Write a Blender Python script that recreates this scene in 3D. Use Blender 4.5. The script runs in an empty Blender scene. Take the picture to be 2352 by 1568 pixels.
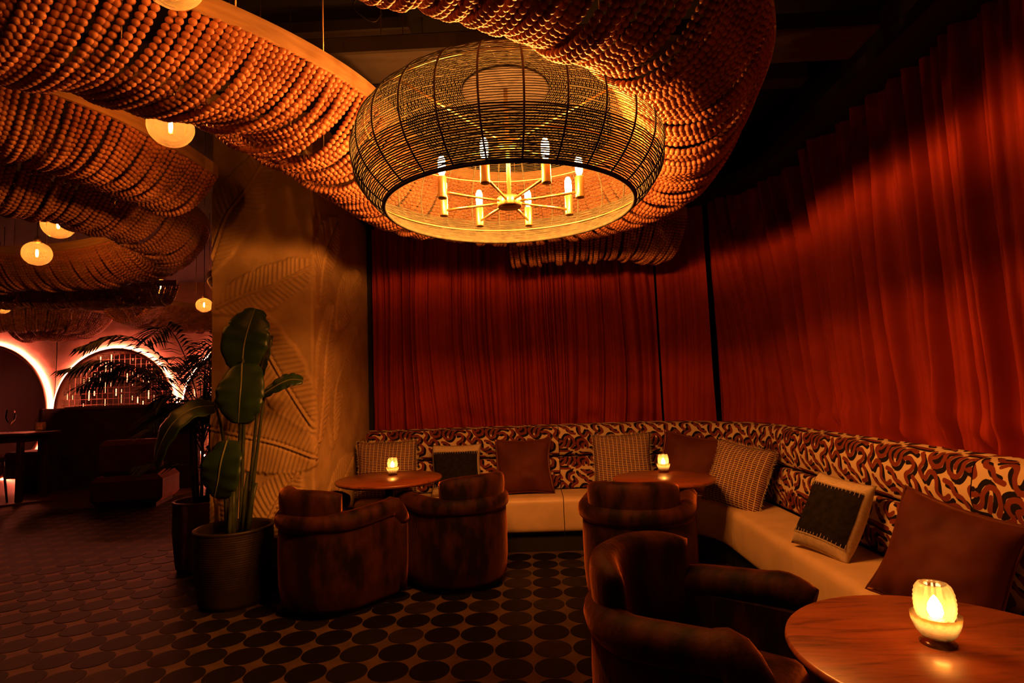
import bpy, bmesh, math, random
import numpy as np
from mathutils import Vector, Matrix

random.seed(7)
rng = np.random.default_rng(11)
PI = math.pi
S = bpy.context.scene
COL = S.collection

# ------------------------------------------------------------------ camera
cam_d = bpy.data.cameras.new('camera')
cam_d.sensor_width = 36.0
cam_d.sensor_fit = 'HORIZONTAL'
cam_d.lens = 1306.17 / 2352 * 36.0
cam_d.clip_start = 0.05
cam = bpy.data.objects.new('camera', cam_d)
COL.objects.link(cam)
_pi, _ya, _ro = math.radians(4.787), math.radians(-1.515), math.radians(-2.104)
_fw = Vector((math.sin(_ya) * math.cos(_pi), math.cos(_ya) * math.cos(_pi), math.sin(_pi)))
_r0 = Vector((math.cos(_ya), -math.sin(_ya), 0))
_u0 = _r0.cross(_fw)
_r = _r0 * math.cos(_ro) + _u0 * math.sin(_ro)
_u = _u0 * math.cos(_ro) - _r0 * math.sin(_ro)
M = Matrix((_r, _u, -_fw)).transposed().to_4x4()
M.translation = (0, 0, 1.36)
cam.matrix_world = M
S.camera = cam

# ------------------------------------------------------------------ world, exposure, light levels
w = bpy.data.worlds.new('world')
S.world = w
w.use_nodes = True
w.node_tree.nodes['Background'].inputs[0].default_value = (1.0, 0.35, 0.12, 1)
w.node_tree.nodes['Background'].inputs[1].default_value = 0.0006
S.view_settings.view_transform = 'Standard'
S.view_settings.look = 'None'
S.view_settings.gamma = 1.0
S.view_settings.use_curve_mapping = False
S.view_settings.exposure = 0.0
# light paths: a dark room of matt surfaces needs few bounces
S.cycles.use_light_tree = False
S.cycles.max_bounces = 4
S.cycles.diffuse_bounces = 2
S.cycles.glossy_bounces = 2
S.cycles.transmission_bounces = 3
S.cycles.transparent_max_bounces = 6
S.cycles.caustics_reflective = False
S.cycles.caustics_refractive = False

WARM = (1.0, 0.40, 0.075)
CHANDELIER_BULB = 1300.0
GLOBE_BULB = 600.0
CANDLE_FLAME = 65.0
NEON = 75.0


# ------------------------------------------------------------------ helpers: objects
ORIGIN = {}


def world_origin(o):
    return ORIGIN.get(o.name, Vector((0, 0, 0)))


def tag(o, label, cat, group=None, kind=None):
    if label:
        o['label'] = label
    if cat:
        o['category'] = cat
    if group:
        o['group'] = group
    if kind:
        o['kind'] = kind
    return o


def thing(name, label, cat, loc=(0, 0, 0), rotz=0.0, group=None):
    o = bpy.data.objects.new(name, None)
    o.empty_display_size = 0.1
    COL.objects.link(o)
    o.location = loc
    o.rotation_euler = (0, 0, rotz)
    ORIGIN[o.name] = Vector(loc)
    return tag(o, label, cat, group)


def mesh_data(name, verts, faces, mats, smooth=True, midx=None):
    me = bpy.data.meshes.new(name)
    v = np.asarray(verts, dtype=float)
    me.from_pydata(v.tolist(), [], faces if isinstance(faces, list) else faces.tolist())
    if mats is not None:
        for m in (mats if isinstance(mats, (list, tuple)) else [mats]):
            me.materials.append(m)
    if smooth:
        me.polygons.foreach_set('use_smooth', [True] * len(me.polygons))
    if midx is not None:
        me.polygons.foreach_set('material_index', midx)
    me.update()
    return me


def mk(name, verts, faces, mat, parent=None, smooth=True, local=False, midx=None, kind=None):
    """One mesh object; world coordinates unless local (then in the parent's frame)."""
    v = np.asarray(verts, dtype=float)
    org = None
    if parent is not None and not local:
        v = v - np.array(world_origin(parent))
    me = mesh_data(name, v, faces, mat, smooth, midx)
    o = bpy.data.objects.new(name, me)
    COL.objects.link(o)
    if parent is not None:
        o.parent = parent
        ORIGIN[o.name] = world_origin(parent)
    if kind:
        o['kind'] = kind
    return o


def sharp(o, ang=40):
    me = o.data
    me.set_sharp_from_angle(angle=math.radians(ang))
    return o


def copy_tree(o, parent=None):
    c = o.copy()
    COL.objects.link(c)
    if parent is not None:
        c.parent = parent
    ORIGIN[c.name] = world_origin(o)
    for ch in list(o.children):
        copy_tree(ch, c)
    return c


class MB:
    def __init__(s):
        s.v, s.f, s.n = [], [], 0

    def add(s, v, f):
        v = np.asarray(v, float)
        s.v.append(v)
        s.f += [tuple(int(i) + s.n for i in q) for q in f]
        s.n += len(v)
        return s

    def build(s, name, mat, parent=None, **k):
        return mk(name, np.concatenate(s.v), s.f, mat, parent, **k)


def box(x0, x1, y0, y1, z0, z1, ch=0.0):
    if ch <= 0:
        v = [(x0, y0, z0), (x1, y0, z0), (x1, y1, z0), (x0, y1, z0), (x0, y0, z1), (x1, y0, z1), (x1, y1, z1), (x0, y1, z1)]
        f = [(0, 3, 2, 1), (4, 5, 6, 7), (0, 1, 5, 4), (1, 2, 6, 5), (2, 3, 7, 6), (3, 0, 4, 7)]
        return v, f
    # chamfered box by convex hull of 24 points
    bm = bmesh.new()
    cx, cy, cz = (x0 + x1) / 2, (y0 + y1) / 2, (z0 + z1) / 2
    hx, hy, hz = (x1 - x0) / 2, (y1 - y0) / 2, (z1 - z0) / 2
    for sx in (-1, 1):
        for sy in (-1, 1):
            for sz in (-1, 1):
                bm.verts.new((cx + sx * hx, cy + sy * (hy - ch), cz + sz * (hz - ch)))
                bm.verts.new((cx + sx * (hx - ch), cy + sy * hy, cz + sz * (hz - ch)))
                bm.verts.new((cx + sx * (hx - ch), cy + sy * (hy - ch), cz + sz * hz))
    bmesh.ops.convex_hull(bm, input=bm.verts)
    bm.verts.index_update()
    v = [tuple(q.co) for q in bm.verts]
    f = [tuple(q.index for q in p.verts) for p in bm.faces]
    bm.free()
    return v, f


def lathe(prof, n=32, c=(0, 0, 0), cap=True):
    prof = np.asarray(prof, float)
    a = np.linspace(0, 2 * PI, n, endpoint=False)
    v = np.stack([prof[:, None, 0] * np.cos(a), prof[:, None, 0] * np.sin(a), np.repeat(prof[:, None, 1], n, 1)], -1).reshape(-1, 3) + np.array(c)
    f = []
    for i in range(len(prof) - 1):
        for j in range(n):
            k = (j + 1) % n
            f.append((i * n + j, i * n + k, (i + 1) * n + k, (i + 1) * n + j))
    if cap:
        if prof[0, 0] > 1e-4:
            f.append(tuple(range(n - 1, -1, -1)))
        if prof[-1, 0] > 1e-4:
            f.append(tuple(range((len(prof) - 1) * n, len(prof) * n)))
    return v, f


def tube(pts, rad, n=8, closed=False, cap=True):
    P = np.asarray(pts, float)
    m = len(P)
    R = np.broadcast_to(np.asarray(rad, float), (m,))
    T = np.roll(P, -1, 0) - np.roll(P, 1, 0)
    if not closed:
        T[0] = P[1] - P[0]
        T[-1] = P[-1] - P[-2]
    T /= np.linalg.norm(T, axis=1)[:, None] + 1e-12
    up = np.array([0, 0, 1.0]) if abs(T[0][2]) < 0.9 else np.array([1.0, 0, 0])
    v = []
    N = np.cross(T[0], up)
    N /= np.linalg.norm(N)
    a = np.linspace(0, 2 * PI, n, endpoint=False)
    for i in range(m):
        N = N - T[i] * (N @ T[i])
        N /= np.linalg.norm(N) + 1e-12
        B = np.cross(T[i], N)
        v.append(P[i] + R[i] * (np.cos(a)[:, None] * N + np.sin(a)[:, None] * B))
    v = np.concatenate(v)
    f = []
    for i in range(m if closed else m - 1):
        i2 = (i + 1) % m
        for j in range(n):
            k = (j + 1) % n
            f.append((i * n + j, i * n + k, i2 * n + k, i2 * n + j))
    if cap and not closed:
        f.append(tuple(range(n - 1, -1, -1)))
        f.append(tuple(range((m - 1) * n, m * n)))
    return v, f


def grid_faces(nu, nv, closed_u=False, off=0):
    f = []
    for i in range(nu if closed_u else nu - 1):
        i2 = (i + 1) % nu
        for j in range(nv - 1):
            f.append((off + i * nv + j, off + i2 * nv + j, off + i2 * nv + j + 1, off + i * nv + j + 1))
    return f


def catmull(pts, per=14):
    P = np.asarray(pts, float)
    P = np.vstack([2 * P[0] - P[1], P, 2 * P[-1] - P[-2]])
    out = []
    for i in range(1, len(P) - 2):
        t = np.linspace(0, 1, per, endpoint=False)[:, None]
        a, b, c, d = P[i - 1], P[i], P[i + 1], P[i + 2]
        out.append(0.5 * ((2 * b) + (-a + c) * t + (2 * a - 5 * b + 4 * c - d) * t ** 2 + (-a + 3 * b - 3 * c + d) * t ** 3))
    out.append(P[-2][None])
    return np.concatenate(out)


def resample(P, ds):
    L = np.r_[0, np.cumsum(np.linalg.norm(np.diff(P, axis=0), axis=1))]
    s = np.arange(0, L[-1], ds)
    return np.stack([np.interp(s, L, P[:, k]) for k in range(P.shape[1])], -1), s, L[-1]


def vnoise(x, y=None, seed=0):
    """smooth value noise 1D/2D (numpy)"""
    r = np.random.default_rng(seed)
    tab = r.random((256, 256))
    x = np.asarray(x, float)
    y = np.zeros_like(x) if y is None else np.asarray(y, float)
    xi, yi = np.floor(x).astype(int), np.floor(y).astype(int)
    fx, fy = x - xi, y - yi
    fx = fx * fx * (3 - 2 * fx)
    fy = fy * fy * (3 - 2 * fy)
    g = lambda a, b: tab[a & 255, b & 255]
    return (g(xi, yi) * (1 - fx) + g(xi + 1, yi) * fx) * (1 - fy) + (g(xi, yi + 1) * (1 - fx) + g(xi + 1, yi + 1) * fx) * fy


# ------------------------------------------------------------------ helpers: materials
def mat(name, col, rough=0.6, metal=0.0, sheen=0.0, coat=0.0, sheen_rough=0.4, sheen_tint=None, spec=0.5):
    m = bpy.data.materials.new(name)
    m.use_nodes = True
    b = m.node_tree.nodes['Principled BSDF']
    b.inputs['Base Color'].default_value = (*col, 1)
    b.inputs['Roughness'].default_value = rough
    b.inputs['Metallic'].default_value = metal
    b.inputs['Specular IOR Level'].default_value = spec
    if sheen:
        b.inputs['Sheen Weight'].default_value = sheen
        b.inputs['Sheen Roughness'].default_value = sheen_rough
        b.inputs['Sheen Tint'].default_value = (*(sheen_tint or col), 1)
    if coat:
        b.inputs['Coat Weight'].default_value = coat
        b.inputs['Coat Roughness'].default_value = 0.15
    return m


def nt(m):
    return m.node_tree, m.node_tree.nodes['Principled BSDF']


def N(t, kind, **inp):
    n = t.nodes.new(kind)
    for k, v in inp.items():
        k2 = k.replace('_', ' ')
        n.inputs[k2].default_value = v
    return n


def ramp(t, fac, stops):
    r = t.nodes.new('ShaderNodeValToRGB')
    e = r.color_ramp.elements
    while len(e) < len(stops):
        e.new(0.5)
    for el, (p, c) in zip(e, stops):
        el.position = p
        el.color = (*c, 1)
    t.links.new(fac, r.inputs[0])
    return r


def noise_col(m, c0, c1, scale=8.0, detail=4.0, stretch=(1, 1, 1), bump=0.0, bscale=None, lo=0.35, hi=0.65, dist=0.01, rough_var=None):
    t, b = nt(m)
    tc = t.nodes.new('ShaderNodeTexCoord')
    mp = t.nodes.new('ShaderNodeMapping')
    mp.inputs['Scale'].default_value = stretch
    t.links.new(tc.outputs['Object'], mp.inputs[0])
    nz = N(t, 'ShaderNodeTexNoise', Scale=scale, Detail=detail)
    t.links.new(mp.outputs[0], nz.inputs['Vector'])
    r = ramp(t, nz.outputs['Fac'], [(lo, c0), (hi, c1)])
    t.links.new(r.outputs[0], b.inputs['Base Color'])
    if rough_var:
        mr = t.nodes.new('ShaderNodeMapRange')
        mr.inputs[3].default_value, mr.inputs[4].default_value = rough_var
        t.links.new(nz.outputs['Fac'], mr.inputs[0])
        t.links.new(mr.outputs[0], b.inputs['Roughness'])
    if bump:
        n2 = N(t, 'ShaderNodeTexNoise', Scale=bscale or scale * 4, Detail=4.0)
        t.links.new(mp.outputs[0], n2.inputs['Vector'])
        bp = N(t, 'ShaderNodeBump', Strength=bump, Distance=dist)
        t.links.new(n2.outputs['Fac'], bp.inputs['Height'])
        t.links.new(bp.outputs[0], b.inputs['Normal'])
    return m


def emis(name, col, strength):
    m = bpy.data.materials.new(name)
    m.use_nodes = True
    t = m.node_tree
    t.nodes.clear()
    o = t.nodes.new('ShaderNodeOutputMaterial')
    e = N(t, 'ShaderNodeEmission', Strength=strength)
    e.inputs[0].default_value = (*col, 1)
    t.links.new(e.outputs[0], o.inputs[0])
    return m


def thin_glass(name, tint=(1, 1, 1), clear=0.8, trans=0.0, rough=0.05):
    """thin glass: mostly clear, a glossy skin, optionally some diffuse transmission (pressed glass)"""
    m = bpy.data.materials.new(name)
    m.use_nodes = True
    t = m.node_tree
    t.nodes.clear()
    o = t.nodes.new('ShaderNodeOutputMaterial')
    tr = t.nodes.new('ShaderNodeBsdfTransparent')
    tr.inputs[0].default_value = (*tint, 1)
    gl = N(t, 'ShaderNodeBsdfGlossy', Roughness=rough)
    fr = N(t, 'ShaderNodeFresnel', IOR=1.45)
    mx = t.nodes.new('ShaderNodeMixShader')
    t.links.new(fr.outputs[0], mx.inputs[0])
    t.links.new(tr.outputs[0], mx.inputs[1])
    t.links.new(gl.outputs[0], mx.inputs[2])
    last = mx
    if trans > 0:
        tl = t.nodes.new('ShaderNodeBsdfTranslucent')
        tl.inputs[0].default_value = (*tint, 1)
        m2 = t.nodes.new('ShaderNodeMixShader')
        m2.inputs[0].default_value = trans
        t.links.new(mx.outputs[0], m2.inputs[1])
        t.links.new(tl.outputs[0], m2.inputs[2])
        last = m2
    t.links.new(last.outputs[0], o.inputs[0])
    return m


# materials -----------------------------------------------------------
M_floor = noise_col(mat('floor_grout', (0.08, 0.05, 0.03), 0.55, spec=0.2), (0.085, 0.050, 0.028), (0.13, 0.078, 0.042), 9, bump=0.15, dist=0.002)
M_tiles = []
for i, c in enumerate([(0.007, 0.005, 0.005), (0.012, 0.009, 0.008), (0.022, 0.015, 0.010), (0.008, 0.004, 0.005)]):
    M_tiles.append(noise_col(mat('round_tile_%d' % i, c, 0.55, spec=0.16), tuple(x * 0.8 for x in c), tuple(x * 1.25 for x in c), 14, bump=0.08, dist=0.002))
M_dark = mat('dark_paint', (0.010, 0.007, 0.006), 0.8)
M_ceiling = mat('ceiling_paint', (0.008, 0.006, 0.006), 0.85)
M_board = mat('dark_board', (0.02, 0.013, 0.01), 0.7)
M_plaster = noise_col(mat('pillar_plaster', (0.5, 0.36, 0.2), 0.75), (0.48, 0.30, 0.125), (0.62, 0.40, 0.175), 5, detail=3, bump=0.35, bscale=38, dist=0.006)
M_archwall = noise_col(mat('arch_plaster', (0.55, 0.4, 0.32), 0.8), (0.55, 0.36, 0.29), (0.74, 0.52, 0.43), 3, bump=0.5, bscale=7, dist=0.03)
M_curtain = noise_col(mat('velvet_curtain', (0.30, 0.030, 0.013), 0.75, sheen=0.06, sheen_rough=0.25, sheen_tint=(0.9, 0.25, 0.12), spec=0.12), (0.31, 0.028, 0.012), (0.41, 0.040, 0.017), 3.0)
M_leather = noise_col(mat('cream_leatherette', (0.62, 0.5, 0.36), 0.42, spec=0.4), (0.60, 0.42, 0.245), (0.70, 0.49, 0.29), 7, bump=0.06, bscale=160, dist=0.001)
M_velvet = noise_col(mat('brown_velvet', (0.12, 0.04, 0.018), 0.7, sheen=0.9, sheen_rough=0.32, sheen_tint=(0.95, 0.30, 0.12), spec=0.15), (0.006, 0.0015, 0.001), (0.060, 0.015, 0.006), 10, detail=5, stretch=(1, 1, 0.4), bump=0.45, bscale=45, dist=0.006, lo=0.42, hi=0.68)
M_rust = noise_col(mat('rust_velvet', (0.22, 0.05, 0.018), 0.7, sheen=0.5, sheen_rough=0.3, sheen_tint=(0.9, 0.35, 0.15), spec=0.15), (0.066, 0.013, 0.006), (0.11, 0.024, 0.010), 5)
M_charcoal = noise_col(mat('charcoal_felt', (0.03, 0.025, 0.02), 0.95, spec=0.1), (0.010, 0.008, 0.006), (0.018, 0.014, 0.010), 40)
M_linen = noise_col(mat('cream_linen', (0.55, 0.42, 0.27), 0.85), (0.48, 0.36, 0.23), (0.58, 0.45, 0.3), 60)
M_cord = noise_col(mat('paper_cord', (0.05, 0.05, 0.035), 0.75, spec=0.2), (0.036, 0.037, 0.026), (0.062, 0.064, 0.043), 30)
M_iron = mat('dark_iron', (0.02, 0.014, 0.01), 0.5, metal=0.6)
M_brass = mat('brushed_brass', (0.60, 0.42, 0.2), 0.34, metal=0.9)
M_rail = noise_col(mat('rail_wood', (0.42, 0.26, 0.12), 0.55), (0.33, 0.19, 0.085), (0.46, 0.29, 0.14), 6, stretch=(1, 1, 8))
M_bead = noise_col(mat('wooden_bead', (0.40, 0.155, 0.07), 0.42, spec=0.45), (0.30, 0.105, 0.05), (0.46, 0.185, 0.085), 16, detail=0.0, lo=0.3, hi=0.7)
M_pot = noise_col(mat('dark_ceramic', (0.05, 0.028, 0.018), 0.55), (0.018, 0.009, 0.006), (0.034, 0.018, 0.010), 12)
M_pot2 = noise_col(mat('red_clay', (0.10, 0.035, 0.02), 0.6), (0.07, 0.025, 0.015), (0.13, 0.045, 0.026), 9)
M_soil = noise_col(mat('soil', (0.02, 0.012, 0.008), 0.9), (0.012, 0.008, 0.005), (0.04, 0.022, 0.014), 60, bump=0.8, dist=0.01)
M_leaf = noise_col(mat('banana_leaf', (0.035, 0.075, 0.018), 0.38), (0.014, 0.036, 0.010), (0.032, 0.07, 0.018), 6, bump=0.12, bscale=30, dist=0.004)
M_rib = mat('leaf_midrib', (0.20, 0.20, 0.06), 0.5)
M_stem = noise_col(mat('leaf_stalk', (0.05, 0.07, 0.02), 0.5), (0.03, 0.045, 0.014), (0.075, 0.085, 0.026), 12)
M_palm = mat('palm_leaflet', (0.012, 0.02, 0.008), 0.5)
M_flame = emis('candle_glow', (1.0, 0.60, 0.26), CANDLE_FLAME)
M_wax = mat('candle_wax', (0.8, 0.65, 0.45), 0.5)
M_votive = thin_glass('pressed_glass', (1.0, 0.78, 0.46), trans=0.17, rough=0.15)
M_clear = thin_glass('amber_glass', (1.0, 0.80, 0.46), trans=0.10, rough=0.04)
M_wineglass = thin_glass('wine_glass', (0.97, 0.95, 0.93), rough=0.03)
M_bulb = emis('filament_bulb', (1.0, 0.31, 0.048), CHANDELIER_BULB)
M_globebulb = emis('globe_filament', (1.0, 0.33, 0.06), GLOBE_BULB)
M_neon = emis('neon_tube', (1.0, 0.17, 0.085), NEON)
M_neon.cycles.emission_sampling='NONE'
M_strip = emis('light_strip', (1.0, 0.25, 0.10), 7.0)
M_strip.cycles.emission_sampling = 'NONE'
M_chrome = mat('lattice_metal', (0.5, 0.25, 0.2), 0.3, metal=0.9)
M_archdark = mat('arch_recess', (0.03, 0.008, 0.008), 0.5)
M_booth = noise_col(mat('booth_fabric', (0.05, 0.012, 0.01), 0.8), (0.03, 0.008, 0.007), (0.06, 0.015, 0.012), 6)
M_boothwood = mat('booth_capping', (0.16, 0.07, 0.035), 0.45)
M_farfloor = mat('far_floor', (0.12, 0.04, 0.03), 0.5)
M_white = mat('white_plastic', (0.7, 0.62, 0.55), 0.5)


def wood_mat(name, dark, light, scale=1.0):
    m = mat(name, light, 0.36, coat=0.25)
    t, b = nt(m)
    tc = t.nodes.new('ShaderNodeTexCoord')
    mp = t.nodes.new('ShaderNodeMapping')
    mp.inputs['Scale'].default_value = (2.2 * scale, 16 * scale, 6 * scale)
    mp.inputs['Rotation'].default_value = (0, 0, 0.35)
    t.links.new(tc.outputs['Object'], mp.inputs[0])
    a = N(t, 'ShaderNodeTexNoise', Scale=1.6, Detail=6.0, Distortion=1.2)
    t.links.new(mp.outputs[0], a.inputs['Vector'])
    wv = N(t, 'ShaderNodeTexNoise', Scale=9.0, Detail=3.0)
    t.links.new(mp.outputs[0], wv.inputs['Vector'])
    mx = t.nodes.new('ShaderNodeMath')
    mx.operation = 'MULTIPLY_ADD'
    mx.inputs[1].default_value = 0.35
    t.links.new(wv.outputs['Fac'], mx.inputs[0])
    t.links.new(a.outputs['Fac'], mx.inputs[2])
    r = ramp(t, mx.outputs[0], [(0.45, dark), (0.62, light), (0.8, tuple(c * 1.25 for c in light))])
    t.links.new(r.outputs[0], b.inputs['Base Color'])
    return m


M_table = wood_mat('walnut_top', (0.11, 0.028, 0.011), (0.26, 0.066, 0.024))
M_darkwood = wood_mat('dark_wood', (0.03, 0.012, 0.008), (0.06, 0.02, 0.012))


def stripe_weave(name):
    """woven cushion cloth: pale loops over rust ground in staggered rows"""
    m = mat(name, (0.5, 0.36, 0.2), 0.85)
    t, b = nt(m)
    tc = t.nodes.new('ShaderNodeTexCoord')
    mp = t.nodes.new('ShaderNodeMapping')
    mp.inputs['Rotation'].default_value = (PI / 2, 0, 0)
    t.links.new(tc.outputs['Object'], mp.inputs[0])
    nz = N(t, 'ShaderNodeTexNoise', Scale=7.0, Detail=2.0)
    t.links.new(tc.outputs['Object'], nz.inputs['Vector'])
    va = t.nodes.new('ShaderNodeVectorMath')
    va.operation = 'MULTIPLY_ADD'
    va.inputs[1].default_value = (0.012, 0.012, 0.012)
    t.links.new(nz.outputs['Color'], va.inputs[0])
    t.links.new(mp.outputs[0], va.inputs[2])
    br = t.nodes.new('ShaderNodeTexBrick')
    br.inputs['Color1'].default_value = (0.06, 0.012, 0.008, 1)
    br.inputs['Color2'].default_value = (0.13, 0.032, 0.016, 1)
    br.inputs['Mortar'].default_value = (0.62, 0.46, 0.27, 1)
    br.inputs['Scale'].default_value = 1.0
    br.inputs['Brick Width'].default_value = 0.034
    br.inputs['Row Height'].default_value = 0.0145
    br.inputs['Mortar Size'].default_value = 0.0026
    br.inputs['Mortar Smooth'].default_value = 0.3
    br.offset = 0.0
    br.offset_frequency = 2
    t.links.new(va.outputs[0], br.inputs['Vector'])
    t.links.new(br.outputs['Color'], b.inputs['Base Color'])
    bp = N(t, 'ShaderNodeBump', Strength=0.9, Distance=0.006)
    t.links.new(br.outputs['Fac'], bp.inputs['Height'])
    t.links.new(bp.outputs[0], b.inputs['Normal'])
    return m


M_woven = stripe_weave('woven_cloth')


def print_fabric():
    """cream cloth printed with rust strokes and black shadows; the strokes are stored as distances on the mesh"""
    m = mat('printed_fabric', (0.6, 0.45, 0.3), 0.85, spec=0.08)
    t, b = nt(m)

    def thr(attr, w0, w1):
        a = t.nodes.new('ShaderNodeAttribute')
        a.attribute_name = attr
        mr = t.nodes.new('ShaderNodeMapRange')
        mr.inputs[1].default_value, mr.inputs[2].default_value = w0, w1
        mr.inputs[3].default_value, mr.inputs[4].default_value = 1.0, 0.0
        t.links.new(a.outputs['Fac'], mr.inputs[0])
        return mr
    ink = thr('ink', 0.0, 0.0015)
    rust = thr('rust', 0.0, 0.0015)
    m1 = t.nodes.new('ShaderNodeMix')
    m1.data_type = 'RGBA'
    m1.inputs[6].default_value = (0.58, 0.43, 0.27, 1)
    m1.inputs[7].default_value = (0.012, 0.008, 0.008, 1)
    t.links.new(ink.outputs[0], m1.inputs[0])
    m2 = t.nodes.new('ShaderNodeMix')
    m2.data_type = 'RGBA'
    m2.inputs[7].default_value = (0.17, 0.034, 0.014, 1)
    t.links.new(rust.outputs[0], m2.inputs[0])
    t.links.new(m1.outputs[2], m2.inputs[6])
    t.links.new(m2.outputs[2], b.inputs['Base Color'])
    return m


M_print = print_fabric()

# ------------------------------------------------------------------ large structure
AC = (0.83, 4.25)          # centre of the curved corner
X0 = -1.56                 # left end of the back wall niche
L1 = AC[0] - X0
RS = 0.95                  # arc length is measured on this radius
LA = PI / 2 * RS


def wall_path(s, r):
    """point at arc length s on the niche's back line, r away from the corner centre"""
    s = np.asarray(s, float)
    th = np.clip((s - L1) / RS, 0, PI / 2)
    x = np.where(s < L1, X0 + s, np.where(s < L1 + LA, AC[0] + r * np.sin(th), AC[0] + r))
    y = np.where(s < L1, AC[1] + r, np.where(s < L1 + LA, AC[1] + r * np.cos(th), AC[1] - (s - L1 - LA)))
    return x, y


CEIL = 3.6
fl = mk('floor', *box(-13, 3.0, -1.5, 11.6, -0.1, 0.0), M_floor, smooth=False)
fl['kind'] = 'structure'
ce = mk('ceiling', *box(-13, 3.0, -1.5, 11.6, CEIL, CEIL + 0.1), M_ceiling, smooth=False)
ce['kind'] = 'structure'
for nm, b_ in (('wall_back', (-1.6, 2.4, 5.66, 5.8, 0, CEIL)), ('wall_right', (2.25, 2.4, -1.5, 5.66, 0, CEIL)), ('wall_left', (-13, -12.8, -1.5, 11.6, 0, CEIL))):
    o = mk(nm, *box(*b_), M_dark, smooth=False)
    o['kind'] = 'structure'
# ceiling boards and conduits
for i, b_ in enumerate([(-1.5, 1.6, 2.40, 2.66, 2.875, 2.96), (-2.4, 1.9, 3.6, 3.72, 3.3, 3.42), (-6, -0.6, 3.05, 3.15, 3.42, 3.5)]):
    o = mk('trim_%d' % (i + 1), *box(*b_, ch=0.008), M_board, smooth=False)
    o['kind'] = 'structure'
# curtain pelmet following the niche
ss = np.linspace(0, 7.2, 160)
vv = []
for r_, z_ in ((1.06, 3.02), (1.06, 3.1), (1.40, 3.1), (1.40, 3.02)):
    x, y = wall_path(ss, r_)
    vv.append(np.stack([x, y, np.full_like(x, z_)], -1))
vv = np.stack(vv, 1).reshape(-1, 3)
ff = []
for i in range(len(ss) - 1):
    for j in range(4):
        ff.append((i * 4 + j, (i + 1) * 4 + j, (i + 1) * 4 + (j + 1) % 4, i * 4 + (j + 1) % 4))
o = mk('trim_4', vv, ff, M_dark, smooth=False)
o['kind'] = 'structure'

# ---- far wall with round arches
WY = 10.5
ARCH = [(-10.3, 1.28, 1.27), (-7.74, 1.25, 1.12), (-5.30, 1.25, 1.10)]


def far_wall():
    xs = np.unique(np.concatenate([np.linspace(-12.8, 0.0, 90)] + [cx + R * np.cos(np.linspace(0, PI, 41)) for cx, cz, R in ARCH]))
    m = MB()
    for x0_, x1_ in zip(xs[:-1], xs[1:]):
        hole = None
        for cx, cz, R in ARCH:
            if abs((x0_ + x1_) / 2 - cx) < R:
                h = [math.sqrt(max(0, R * R - (x - cx) ** 2)) for x in (x0_, x1_)]
                hole = (cz, h)
        if hole is None:
            m.add([(x0_, WY, 0), (x1_, WY, 0), (x1_, WY, CEIL), (x0_, WY, CEIL)], [(0, 1, 2, 3)])
        else:
            cz, h = hole
            m.add([(x0_, WY, cz + h[0]), (x1_, WY, cz + h[1]), (x1_, WY, CEIL), (x0_, WY, CEIL)], [(0, 1, 2, 3)])
            m.add([(x0_, WY, 0), (x1_, WY, 0), (x1_, WY, cz - h[1]), (x0_, WY, cz - h[0])], [(0, 1, 2, 3)])
    # reveals
    for cx, cz, R in ARCH:
        a = np.linspace(0, 2 * PI, 81)
        p = np.stack([cx + R * np.cos(a), np.full(81, WY), cz + R * np.sin(a)], -1)
        q = p + np.array([0, 0.5, 0])
        m.add(np.concatenate([p, q]), [(i, i + 1, 82 + i, 81 + i) for i in range(80)])
    o = m.build('wall_far', M_archwall, smooth=False)
    o['kind'] = 'structure'
    return o


far_wall()
o = mk('wall_recess', *box(-12.8, 0, WY + 0.5, WY + 0.6, 0, CEIL), M_archdark, smooth=False)
o['kind'] = 'structure'

# raised far floor of the dining area
o = mk('floor_dining', [(-12.8, 8.0, 0), (-12.8, 8.0, 0.03), (-7.3, 7.75, 0), (-7.3, 7.75, 0.03), (-5.6, 9.2, 0), (-5.6, 9.2, 0.03), (-5.6, 11, 0), (-5.6, 11, 0.03), (-12.8, 11, 0), (-12.8, 11, 0.03)],
       [(1, 3, 5, 7, 9), (0, 2, 3, 1), (2, 4, 5, 3), (4, 6, 7, 5), (6, 8, 9, 7), (8, 0, 1, 9)], M_farfloor, smooth=False)
o['kind'] = 'structure'

# ---- round floor tiles
D = 0.20458
TX, TY = -0.13087, 4.74001
prof_n = 22
ang = np.linspace(0, 2 * PI, prof_n, endpoint=False)


def tile_vf():
    r1, r2 = D / 2 * 0.955, D / 2 * 0.975
    v = np.concatenate([np.stack([r2 * np.cos(ang), r2 * np.sin(ang), 0 * ang], -1),
                        np.stack([r2 * np.cos(ang), r2 * np.sin(ang), 0 * ang + 0.002], -1),
                        np.stack([r1 * np.cos(ang), r1 * np.sin(ang), 0 * ang + 0.003], -1)])
    n = prof_n
    f = [(j, (j + 1) % n, n + (j + 1) % n, n + j) for j in range(n)] + [(n + j, n + (j + 1) % n, 2 * n + (j + 1) % n, 2 * n + j) for j in range(n)] + [tuple(range(2 * n, 3 * n))]
    return v, f


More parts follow.
